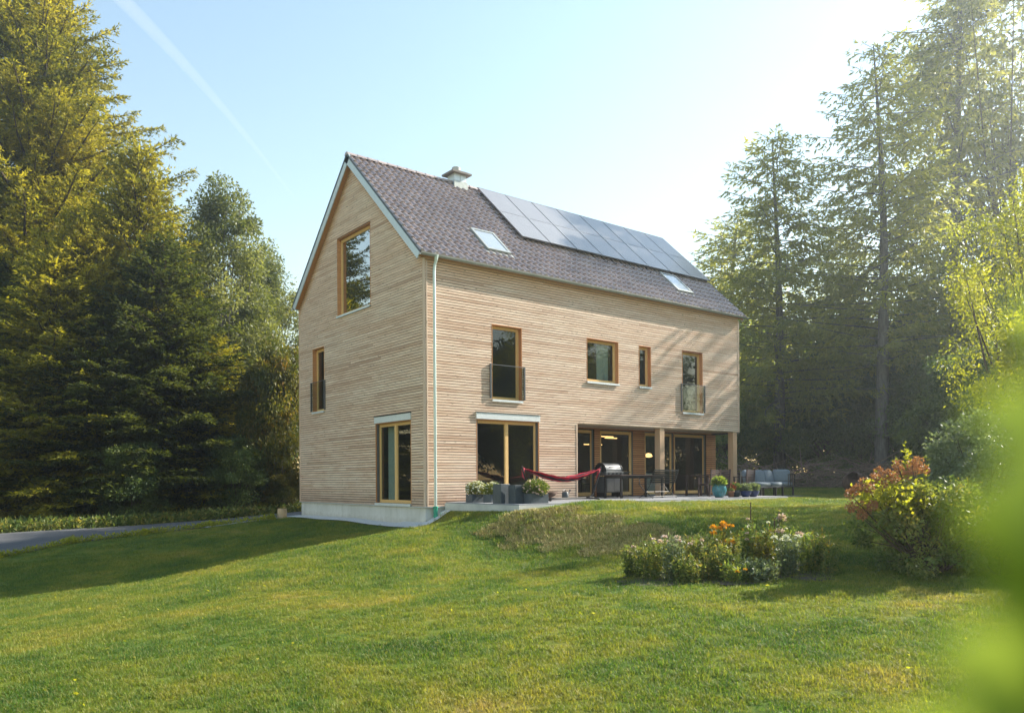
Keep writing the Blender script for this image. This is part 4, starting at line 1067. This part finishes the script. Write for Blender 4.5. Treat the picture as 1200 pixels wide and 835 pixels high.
# ------------------------------------------------------------------ flower bed
def perennial(name, la, de, h, r_, nst, leafm, label, flower=None, nf=0, fs=.05, lw=(.07,.022), dens=26, lean=.35, cat='garden plant'):
    x, y = spot(la, de); o = empty(name, (x,y,gz(x,y)-.02), 0, label, cat)
    segs = []; P_, D_, tips = [], [], []
    for i in range(nst):
        a = RS.uniform(0, 2*PI); rr = r_*math.sqrt(RS.rand()); b = np.array([rr*math.cos(a)*.7, rr*math.sin(a)*.7, 0]); hh = h*(.6+.45*RS.rand())
        tip = np.array([b[0]*(1+lean)+RS.normal()*.05, b[1]*(1+lean)+RS.normal()*.05, hh]); mid = b*.6+tip*.4; mid[2] = hh*.55
        segs.append(([tuple(b), tuple(mid), tuple(tip)], [.006,.004,.003])); tips.append(tip)
        k = int(dens*(.7+.6*RS.rand())); f = RS.uniform(.05, 1, k)[:, None]; q = b*(1-f)+tip*f+RS.normal(size=(k,3))*.02; q[:,2] = np.abs(q[:,2])+.01
        P_.append(q); D_.append(unit(RS.normal(size=(k,3))+np.array([0,0,.35])))
    m = tube_many(segs, 4); m.build('stems', M['leaf_garden'], o)
    P = np.concatenate(P_); D = np.concatenate(D_); n = len(P)
    link('leaves', fast_mesh('leaves', leaf_arrays(P, D, lw[0]*(.6+.8*RS.rand(n)), lw[1]*(.7+.6*RS.rand(n))), quads(n), RS.rand(n)), M[leafm], o)
    if flower:
        for i in range(min(nf, len(tips))):
            c = tips[i]; k = 34; w = unit(RS.normal(size=(k,3))); w[:,2] = np.abs(w[:,2])*.7
            link('flower_head', fast_mesh('flower_head', leaf_arrays(c+w*fs*.35, unit(w+RS.normal(size=(k,3))*.3), fs*.7, fs*.45), quads(k), RS.rand(k)), M[flower], o)
    return o
# (sideways ratio, depth, height, radius, stems, leaf, flower, heads, size, label)
bed = [(.152,12.9,.55,.22,34,'leaf_garden','petal_pink',2,.05,'low leafy perennial at the left tip of the flower bed'),
 (.178,12.6,.62,.24,40,'leaf_garden',None,0,0,'bushy green perennial, second from the left end of the bed'),
 (.205,12.4,.66,.22,36,'leaf_silver','petal_pink',5,.06,'grey green plant carrying pale pink flowers in the left half of the bed'),
 (.232,12.6,.66,.22,38,'leaf_garden','petal_pink',4,.05,'brownish green plant with faded pink flower heads left of the orange one'),
 (.258,12.3,.55,.24,40,'leaf_garden',None,0,0,'dense dark plant in the front middle of the bed'),
 (.268,12.8,.80,.20,26,'leaf_autumn','petal_orange',9,.07,'orange and yellow flowering plant in the middle of the bed'),
 (.298,12.7,.88,.13,30,'leaf_mid','petal_pink',3,.04,'tall upright green plant right of the orange flowers'),
 (.318,12.5,.74,.20,34,'leaf_autumn',None,0,0,'yellowing plant between the tall upright one and the white flowers'),
 (.345,12.9,.92,.12,16,'leaf_garden','petal_pink',4,.09,'tall plant topped by a dusky pink flower cluster'),
 (.348,12.2,.62,.18,28,'leaf_silver','petal_white',8,.06,'silvery plant with white flowers in the right part of the bed'),
 (.312,11.9,.34,.28,44,'leaf_silver',None,0,0,'low silver leaved cushion at the front edge of the bed'),
 (.375,12.4,.62,.20,30,'leaf_mid',None,0,0,'dark green loose plant near the right end of the bed'),
 (.395,12.2,.52,.22,26,'leaf_garden',None,0,0,'low plant at the right tip of the flower bed'),
 (.222,12.1,.42,.28,40,'leaf_garden',None,0,0,'low spreading plant at the front left of the bed')]
for (la, de, h, r_, ns, lm, fl, nf, fs, lb_) in bed:
    perennial('flowering_perennial' if fl else 'leafy_perennial', la, de, h, r_, ns, lm, lb_, fl, nf, fs, dens=34)
bed2 = [(.19,13.2,.60,.2,22,'leaf_mid','petal_pink',4,.045,'loose plant with small pink flowers at the back left of the bed'),(.245,13.3,.74,.16,18,'leaf_garden',None,0,0,'thin spindly stems at the back of the bed behind the orange flowers'),
 (.335,13.4,.66,.22,24,'leaf_mid','petal_white',6,.04,'airy plant with small white flowers at the back right of the bed'),(.385,13.0,.56,.22,24,'leaf_autumn',None,0,0,'browning seed stems at the back right end of the bed'),(.285,12.0,.30,.24,30,'leaf_mid','petal_orange',3,.04,'low plant with tiny orange flowers at the front middle of the bed')]
for (la, de, h, r_, ns, lm, fl, nf, fs, lb_) in bed2:
    perennial('flowering_perennial' if fl else 'leafy_perennial', la, de, h, r_, ns, lm, lb_, fl, nf, fs, dens=22, lean=.9, lw=(.09,.018))
for la, de, h, lb_ in ((.301,12.9,1.10,'tall thin dark metal stake standing up out of the flower bed'),(.331,12.8,.82,'short thin stake in the right half of the flower bed'),(.337,13.1,.92,'thin stake beside the dusky pink flower cluster')):
    x, y = spot(la, de); o = empty('plant_stake', (x,y,gz(x,y)), 0, lb_, 'stake'); m = MB(); m.tube([(0,0,-.05),(.01,0,h)], .009, 6); m.build('rod', M['rust'], o); m = MB(); m.lathe([(0,.0),(.014,.005),(.014,.015),(0,.02)], (.01,0,h), 8); m.build('tip', M['rust'], o)

sheet('flower_bed_soil', 'soil', lambda x, y: (lambda dep, la: .135+.01*math.sin(dep*9) < la < .405 and 11.75+.15*math.sin(la*60) < dep < 13.05+.12*math.sin(la*41))((x-CAMP.x)*FW.x+(y-CAMP.y)*FW.y, ((x-CAMP.x)*RT.x+(y-CAMP.y)*RT.y)/max(.1,(x-CAMP.x)*FW.x+(y-CAMP.y)*FW.y)), -5, 2, -14, -8, .08, .015)
n = 420; dep_ = np.sqrt(RS.uniform(30, 500, n)); la_ = RS.uniform(-.6, .65, n)
P = np.column_stack([CAMP.x+FW.x*dep_+RT.x*la_*dep_, CAMP.y+FW.y*dep_+RT.y*la_*dep_]); P = np.column_stack([P, ground(P)+.03]); P = P[~((P[:,0] > .4) & (P[:,1] > -3.4))]; n = len(P)
tag(link('fallen_leaves', fast_mesh('fallen_leaves', leaf_arrays(P, unit(RS.normal(size=(n,3))*np.array([1,1,.25])), .05*(.5+RS.rand(n)), .03), quads(n), RS.rand(n)), M['petal_orange'] if 0 else M['leaf_yellow']), 'scattered small fallen leaves on the lawn', 'fallen leaves', kind='stuff')

# hydrangea with rust flower heads, and the shrubs behind
def shrub(name, la, de, h, rx, n, leafm, L0, W0, label, seed, nstem=14, lump=.6, flowers=None, ncl=40, zmin=.1):
    x, y = spot(la, de); o = empty(name, (x,y,gz(x,y)-.03), 0, label, 'shrub'); rs = np.random.RandomState(seed)
    segs = []; P_, D_, R_ = [], [], []; cl = []
    for c in range(ncl):
        a = rs.uniform(0, 2*PI); u = rs.rand()**.6; z = zmin*h+(1-zmin)*h*rs.rand()**.8
        w = rx*math.sqrt(max(.08, 1-(z/h-.35)**2/.5))*u
        c3 = np.array([w*math.cos(a), w*math.sin(a), z]); cl.append(c3)
        b = np.array([rs.normal()*.1, rs.normal()*.1, 0]); md = (b+c3)/2+np.array([0,0,.12*h])
        segs.append(([tuple(b), tuple(md), tuple(c3)], [.018, .010, .004]))
        k = int(n/ncl*(.5+rs.rand())); v = unit(rs.normal(size=(k,3)))*rs.rand(k,1)**.45*lump*rx*.5*(.6+.6*rs.rand()); v[:,2] *= .8
        P_.append(c3+v); D_.append(unit(unit(v)+rs.normal(size=(k,3))*.7+np.array([0,0,-.1]))); R_.append(np.clip(rs.rand(k)*.6+rs.rand()*.4,0,1))
    P = np.concatenate(P_); D = np.concatenate(D_); P[:,2] = np.maximum(P[:,2], .02); k = len(P)
    m = tube_many(segs, 5); m.build('branches', M['bark_brown'], o)
    link('foliage', fast_mesh('foliage', leaf_arrays(P, D, L0*(.6+.8*rs.rand(k)), W0*(.6+.8*rs.rand(k))), quads(k), np.concatenate(R_)), M[leafm], o)
    return o
hy = shrub('hydrangea_bush', .528, 12.0, 1.30, 1.15, 17000, 'leaf_garden', .06, .034, 'sprawling hydrangea bush with rust coloured flower heads along its left side', 4, ncl=75, lump=.42)
x0, y0 = spot(.528, 12.0); z0 = gz(x0, y0)-.03
def inv(u_, v_, dep):   # a surveyed point relative to the hydrangea's foot
    la = (u_-600)/926.85; X_, Y_ = spot(la, dep); return np.array([X_-x0, Y_-y0, .75-(v_-559.)/926.85*dep-z0])
heads = [(996,579),(1004,573),(1012,566),(1019,571),(1026,560),(1034,566),(1041,556),(1048,561),(1055,553),(1062,558),(1069,546),(1076,541),(1072,551),(1083,550),(997,594),(1008,592),(1015,598),(1022,592),(1010,603),(1030,553),(1052,545)]
k = 130
for (u_, v_) in heads:
    c = inv(u_, v_, 11.7+RS.normal()*.12); w = unit(RS.normal(size=(k,3)))*(RS.rand(k,1)**.35)*np.array([.07,.07,.075])
    link('flower_head', fast_mesh('flower_head', leaf_arrays(c+w, unit(w+RS.normal(size=(k,3))*.03), .03, .026), quads(k), RS.rand(k)), M['petal_rust'], hy)
segs = []
for (u_, v_) in heads[::2]:
    c = inv(u_, v_, 11.7); segs.append(([(.05*RS.normal(),.05*RS.normal(),.1), tuple(c*.5+np.array([0,0,-.05])), tuple(c)], [.014,.01,.005]))
m = tube_many(segs, 5); m.build('flower_stems', M['bark_brown'], hy)
n = 1300; cc = np.array([inv(1012+RS.rand()*75, 575+RS.rand()*28-14*RS.rand(), 11.8+RS.normal()*.2) for _ in range(90)])
P = cc[RS.randint(0, 90, n)]+RS.normal(size=(n,3))*.06
link('yellow_leaves', fast_mesh('yellow_leaves', leaf_arrays(P, unit(RS.normal(size=(n,3))), .07, .045), quads(n), RS.rand(n)), M['leaf_yellow'], hy)
shrub('garden_shrub', .60, 13.4, 2.3, 1.15, 15000, 'leaf_silver', .075, .04, 'big loose grey green shrub behind the hydrangea at the right edge', 6, ncl=70, lump=.5)
shrub('garden_shrub', .63, 11.6, 1.15, .8, 8000, 'leaf_garden', .06, .03, 'dark rose bush with dry seed heads at the right end of the shrub group', 8, ncl=40)
shrub('garden_shrub', .69, 17, 4.3, 1.8, 22000, 'leaf_yellow', .09, .05, 'tall sunlit arching shrub with yellow green leaves at the right edge', 10, ncl=80, lump=.5)
sp = shrub('upright_shrub', .505, 13.2, 1.0, .22, 900, 'leaf_mid', .07, .03, 'young shrub with tall upright pale shoots rising behind the hydrangea', 12, ncl=10)
segs = []; P_, D_ = [], []
for i in range(11):
    a = RS.uniform(-.22,.22); hh = RS.uniform(1.3,1.95); b = np.array([RS.normal()*.08, RS.normal()*.08, 0]); tp_ = np.array([a*1.5, RS.normal()*.12, hh])
    segs.append(([tuple(b), tuple((b+tp_)/2), tuple(tp_)], [.008,.006,.003])); f = RS.uniform(.35,1,110)[:, None]; P_.append(b*(1-f)+tp_*f+RS.normal(size=(110,3))*.012); D_.append(unit(RS.normal(size=(110,3))*np.array([1,1,.5])+np.array([0,0,.4])))
m = tube_many(segs, 4); m.build('shoots', M['leaf_mid'], sp); P = np.concatenate(P_); n = len(P)
link('shoot_leaves', fast_mesh('shoot_leaves', leaf_arrays(P, np.concatenate(D_), .075, .026), quads(n), RS.rand(n)), M['leaf_yellow'], sp)

# leafy branch close to the tripod, out of focus
def near_branch():
    o = empty('leafy_shrub', (-10.95,-19.05,gz(-10.95,-19.05)), 0, 'bright green leafy twig close in front at the right edge, completely out of focus', 'shrub')
    ox, oy, oz = o.location
    def pt(u_, v_, dep):
        la = (u_-600)/926.85; p = CAMP+FW*dep+RT*(la*dep); return Vector((p.x-ox, p.y-oy, .7498-(v_-559.)/926.85*dep-oz))
    base = Vector((0,0,0))
    stem = [base, (base+pt(1330,1000,.26))/2+Vector((.08,-.05,-.1)), pt(1330,1000,.26), pt(1290,760,.22), pt(1270,560,.20), pt(1260,400,.19)]
    m = MB(); m.tube([tuple(p) for p in stem], [.012,.008,.004,.003,.002,.0015], 8); m.build('stem', M['leaf_mid'], o, smooth=True)
    leaves = [((1300,720),(1125,600),.12,.42),((1290,600),(1145,470),.12,.36),((1270,470),(1195,350),.12,.30),((1310,880),(1105,760),.12,.42),((1330,1000),(1020,860),.125,.34),((1320,960),(1150,850),.115,.5),((1340,680),(1165,560),.11,.5),((1340,780),(1160,690),.115,.5)]
    for (a, b, dep, wr) in leaves:
        A, B = pt(*a, dep+.015), pt(*b, dep); ax = B-A; ln = ax.length; ax.normalize()
        nrm = (-FW+Vector((RS.normal()*.3,RS.normal()*.3,.35))).normalized(); sd = ax.cross(nrm).normalized(); nrm = sd.cross(ax)
        n_, vs, fs = 10, [], []
        for i in range(n_+1):
            f = i/n_; w = ln*wr*math.sin(PI*min(1, f*1.02))**.75*(1-.25*f)
            c = A+ax*ln*f+nrm*(.12*ln*math.sin(PI*f)-.05*ln*f)
            for s_ in (-1,-.5,0,.5,1): vs.append(tuple(c+sd*w*s_+nrm*abs(s_)*w*.25))
        for i in range(n_):
            for j in range(4): fs.append((i*5+j,(i+1)*5+j,(i+1)*5+j+1,i*5+j+1))
        mm = MB(); mm.add(vs, fs); mm.build('leaf', M['leaf_lime'], o, smooth=True)
near_branch()

# ------------------------------------------------------------------ grass blades
def tuft(nb, h, r_, seed):
    rs = np.random.RandomState(seed); V = []; F = []; R_ = []
    for i in range(nb):
        a = rs.uniform(0, 2*PI); rr = r_*math.sqrt(rs.rand()); b = np.array([rr*math.cos(a), rr*math.sin(a), -.01])
        th = rs.uniform(0, 2*PI); ln = h*(.5+.8*rs.rand()); dx = np.array([math.cos(th), math.sin(th), 0]); sd = np.array([-dx[1], dx[0], 0])*.0026*(.7+.6*rs.rand())*(1 if h < .06 else 1.3)
        be = .25+.5*rs.rand(); m1 = b+dx*ln*be*.3+np.array([0,0,ln*.6]); tp = b+dx*ln*be+np.array([0,0,ln*(.95-.25*be)])
        n = len(V); V += [b-sd, b+sd, m1+sd*.8, m1-sd*.8, tp+sd*.15, tp-sd*.15]; F += [(n,n+1,n+2,n+3),(n+3,n+2,n+4,n+5)]; rv = rs.rand(); R_ += [rv, rv]
    return fast_mesh('grass_tuft', np.array(V), np.array(F), np.array(R_))
t = NT('grass_blade'); c, n3 = lawn_colour(t, True); r = t.attr()
c = t.mix(t.ramp(r, [(.0,(.0,.0,.0)),(.55,(0,0,0)),(1,(.75,.75,.75))]), c, (.24,.21,.07))
c = t.mix(t.math('MULTIPLY', t.math('LESS_THAN', r, .25), .5), c, (.035,.09,.016))
st_ = t.attr('straw')
sep = t.n('ShaderNodeSeparateXYZ', {0: t.pos()})
pb = t.bsdf(c, .55, spec=.25)
tc = t.mix(1., c, (1.9,1.9,.8), 'MULTIPLY'); tr = t.n('ShaderNodeBsdfTranslucent', {'Color': tc}).outputs[0]
M['grass_blade'] = t.done(t.n('ShaderNodeMixShader', {0: .4, 1: pb, 2: tr}).outputs[0])
t = NT('straw'); c = t.ramp(t.attr(), [(0,(.16,.11,.06)),(.2,(.50,.40,.17)),(.65,(.68,.58,.28)),(.88,(.22,.25,.05)),(1,(.10,.15,.03))]); pb = t.bsdf(c, .7, spec=.2)
M['straw'] = t.done(pb)

def bank_mask(P):
    """the dug bank strewn with straw"""
    x, y = P[:,0], P[:,1]
    along = np.clip((-3.6-y)/5.0, 0, 1)
    cx = .15+.25*along; w = .78+.15*along
    d = np.abs(x-cx)/w
    return (d < 1+.25*np.sin(y*5)+.1*np.sin(x*17)) & (y < -3.4) & (y > -8.4)
def in_bed(P):
    d = np.column_stack([P[:,0]-CAMP.x, P[:,1]-CAMP.y]); dep = d@np.array([FW.x,FW.y]); la = (d@np.array([RT.x,RT.y]))/np.maximum(dep,.1)
    return (la > .15) & (la < .40) & (dep > 11.8) & (dep < 12.9)
def pts_in(d0, d1, dens, lat=.78):
    area = lat*(d1*d1-d0*d0); n = int(area*dens); dep = np.sqrt(RS.uniform(d0*d0, d1*d1, n)); la = RS.uniform(-lat, lat, n)
    P = np.column_stack([CAMP.x+FW.x*dep+RT.x*la*dep, CAMP.y+FW.y*dep+RT.y*la*dep])
    x, y = P[:,0], P[:,1]
    dr0 = np.array([DR0(a) for a in x])
    ok = ~((x > .55) & (x < 12.3) & (y > -3.40) & (y < 8.6)) & ~((x > -.42) & (x < .8) & (y > -.38) & (y < 8.6)) & ~((x < 4) & (y > dr0-.05)) & (y < 13) & (x+.2*y < 24.5)
    ok &= ~((x > -.1) & (y > -.1) & (x < 14.2) & (y < 8.5))
    return P[ok]
def grass_object(name, P, tufts, smin, smax, label, mat):
    z = ground(P) if len(P) < 5000 else np.concatenate([ground(P[i:i+5000]) for i in range(0, len(P), 5000)])
    n = len(P); me = bpy.data.meshes.new(name); me.vertices.add(n); me.vertices.foreach_set('co', np.column_stack([P, z]).astype(np.float32).ravel())
    for nm, val in (('scl', RS.uniform(smin, smax, n)), ('rz', RS.uniform(0, 2*PI, n))):
        a = me.attributes.new(nm, 'FLOAT', 'POINT'); a.data.foreach_set('value', val.astype(np.float32))
    a = me.attributes.new('pick', 'INT', 'POINT'); a.data.foreach_set('value', RS.randint(0, len(tufts), n).astype(np.int32))
    o = link(name, me, None); tag(o, label, 'grass', kind='stuff')
    ng = bpy.data.node_groups.new(name, 'GeometryNodeTree')
    ng.interface.new_socket('Geometry', in_out='INPUT', socket_type='NodeSocketGeometry'); ng.interface.new_socket('Geometry', in_out='OUTPUT', socket_type='NodeSocketGeometry')
    N = ng.nodes; K = ng.links
    gi = N.new('NodeGroupInput'); go = N.new('NodeGroupOutput'); ip = N.new('GeometryNodeInstanceOnPoints'); jn = N.new('GeometryNodeJoinGeometry')
    for tf in tufts[::-1]:
        oi = N.new('GeometryNodeObjectInfo'); oi.inputs['Object'].default_value = tf; oi.inputs['As Instance'].default_value = True; K.new(oi.outputs['Geometry'], jn.inputs[0])
    def at_(nm, ty):
        a = N.new('GeometryNodeInputNamedAttribute'); a.data_type = ty; a.inputs['Name'].default_value = nm; return a.outputs['Attribute']
    cx = N.new('ShaderNodeCombineXYZ'); K.new(at_('rz', 'FLOAT'), cx.inputs['Z'])
    e2r = N.new('FunctionNodeEulerToRotation'); K.new(cx.outputs[0], e2r.inputs[0]); K.new(e2r.outputs[0], ip.inputs['Rotation'])
    K.new(at_('scl', 'FLOAT'), ip.inputs['Scale']); K.new(at_('pick', 'INT'), ip.inputs['Instance Index']); ip.inputs['Pick Instance'].default_value = True
    K.new(gi.outputs[0], ip.inputs['Points']); K.new(jn.outputs[0], ip.inputs['Instance']); K.new(ip.outputs[0], go.inputs[0])
    md = o.modifiers.new('grass', 'NODES'); md.node_group = ng
    return o
def proto(nb, h, r_, seed, mat):
    me = tuft(nb, h, r_, seed); me.materials.append(M[mat]); return bpy.data.objects.new('grass_tuft', me)
TF = [proto(46, .045, .085, s, 'grass_blade') for s in range(4)]
TF2 = [proto(60, .050, .16, s, 'grass_blade') for s in range(4, 7)]
ST = [proto(26, .06, .10, s, 'straw') for s in (9, 10)]
Pn = np.concatenate([pts_in(3.5, 9, 170), pts_in(9, 14, 110)]); 
Pf = np.concatenate([pts_in(14, 22, 62), pts_in(22, 46, 24)])
mk = bank_mask(Pn); mk2 = bank_mask(Pf)
grass_object('lawn_grass', Pn, TF, .7, 1.35, 'short sunlit lawn grass with yellowish dry patches in the foreground', 'grass_blade')
grass_object('far_lawn_grass', np.concatenate([Pf[~mk2], Pf[mk2]]), TF2, .8, 1.5, 'short lawn grass around the house and terrace', 'grass_blade')
TF3 = [proto(22, .095, .06, s, 'grass_blade') for s in (12, 13)]
Pt = pts_in(4, 24, 5); grass_object('tall_grass_clumps', Pt, TF3, .6, 1.2, 'slightly longer grass clumps dotted through the lawn', 'grass_blade')
Pb = np.column_stack([RS.uniform(-1.6, 1.8, 9000), RS.uniform(-8.8, -3.3, 9000)]); Pb = Pb[bank_mask(Pb)]
def tilt_straw(P): return P
grass_object('bank_straw', Pb, ST, .7, 1.5, 'yellow brown dry straw and dug turf on the bank before the terrace', 'straw')
# clods on the bank
m = MB()
for (x, y) in Pb[::9]:
    z = gz(x, y); s_ = random.uniform(.02, .075)
    vs = [(x+random.uniform(.6,1.2)*s_*a, y+random.uniform(.6,1.2)*s_*b, z+random.uniform(.3,.9)*s_*c_-.01) for a in (-1,1) for b in (-1,1) for c_ in (-1,1)]
    m.add(vs, [(0,1,3,2),(4,6,7,5),(0,4,5,1),(1,5,7,3),(3,7,6,2),(2,6,4,0)])
t = NT('clod'); c = t.ramp(t.attr(), [(0,(.05,.03,.015)),(.5,(.16,.11,.06)),(1,(.30,.22,.11))]); M['clod'] = t.done(t.bsdf(c, .95, spec=.05))
tag(m.build('soil_clods', M['clod']), 'brown crumbly earth clods on the straw covered bank', 'earth', kind='stuff')

# ------------------------------------------------------------------ contrail
def direction(u_, v_): 
    return (FW+RT*((u_-600)/926.85)+Vector((0,0,1))*(-(v_-562.)/926.85))
m = MB(); pts, rad = [], []
for i in range(9):
    f = i/8; d = direction(110+(350-110)*f+10*math.sin(f*PI), -40+(235+40)*f); pts.append(tuple(CAMP+d*2600)); rad.append(26*(1-f)**1.1+4)
m.tube(pts, rad, 12)
t = NT('vapour'); vo = t.n('ShaderNodeVolumePrincipled', {'Color': (1,1,1,1), 'Density': .0020, 'Anisotropy': .3}); t.t.links.new(vo.outputs[0], t.out.inputs['Volume']); M['vapour'] = t.m
o = m.build('contrail', M['vapour'], smooth=True)
import bmesh
bm_ = bmesh.new(); bm_.from_mesh(o.data); bmesh.ops.recalc_face_normals(bm_, faces=bm_.faces); bm_.to_mesh(o.data); bm_.free()
tag(o, 'faint white vapour trail slanting across the blue sky', 'contrail')

# ------------------------------------------------------------------ thin haze volume, added to imitate sun glare veiling the right woods
HAZE = .0013
if HAZE > 0:
    m = MB(); m.box(-80, 110, -80, 110, -4, 30)
    t = NT('haze'); vo = t.n('ShaderNodeVolumePrincipled', {'Color': (.84,.93,1,1), 'Density': HAZE, 'Anisotropy': .75}); t.t.links.new(vo.outputs[0], t.out.inputs['Volume']); M['haze'] = t.m
    tag(m.build('haze', M['haze']), 'thin pale haze added to imitate sun glare over the right hand trees', 'haze', kind='stuff')

# ------------------------------------------------------------------ light, sky, camera
SAZ, SEL = math.radians(100.5), math.radians(32.5)        # azimuth from +Y towards +X, elevation
w = bpy.data.worlds.new('World'); sc.world = w; w.use_nodes = True
nt = w.node_tree; nt.nodes.clear()
sk = nt.nodes.new('ShaderNodeTexSky'); sk.sky_type = 'NISHITA'; sk.sun_disc = False; sk.sun_elevation = SEL; sk.sun_rotation = SAZ
sk.altitude = 300; sk.air_density = 1.8; sk.dust_density = .5; sk.ozone_density = .7
bg = nt.nodes.new('ShaderNodeBackground'); bg.inputs['Strength'].default_value = .10
wo = nt.nodes.new('ShaderNodeOutputWorld'); nt.links.new(sk.outputs[0], bg.inputs[0]); nt.links.new(bg.outputs[0], wo.inputs[0])
sl = bpy.data.lights.new('sun', 'SUN'); sl.energy = 5.0; sl.angle = math.radians(.53); sl.color = (1, .93, .80)
so = bpy.data.objects.new('sun', sl); col.objects.link(so)
sd = Vector((math.sin(SAZ)*math.cos(SEL), math.cos(SAZ)*math.cos(SEL), math.sin(SEL)))
so.rotation_euler = sd.to_track_quat('Z', 'Y').to_euler(); so.location = (20, 5, 30)

cam = bpy.data.cameras.new('camera'); co = bpy.data.objects.new('camera', cam); col.objects.link(co); sc.camera = co
rol = -.006; cr_, sr_ = math.cos(rol), math.sin(rol); UP = Vector((0,0,1))
xc = RT*cr_+UP*sr_; yc = UP*cr_-RT*sr_; zc_ = -FW
mt = Matrix((xc, yc, zc_)).transposed().to_4x4(); mt.translation = CAMP; co.matrix_world = mt
cam.sensor_width = 36; cam.lens = 36*926.851/1200; cam.shift_y = (561.319-417.5)/1200; cam.clip_start = .02; cam.clip_end = 9000
cam.dof.use_dof = True; cam.dof.focus_distance = 20; cam.dof.aperture_fstop = 2.8

vs_ = sc.view_settings; vs_.view_transform = 'Standard'; vs_.look = 'None'; vs_.gamma = 1; vs_.use_curve_mapping = False; vs_.exposure = 1.34
sc.cycles.volume_bounces = 0; sc.cycles.max_bounces = 8; sc.cycles.transparent_max_bounces = 12; sc.cycles.diffuse_bounces = 4
sc.cycles.use_denoising = True
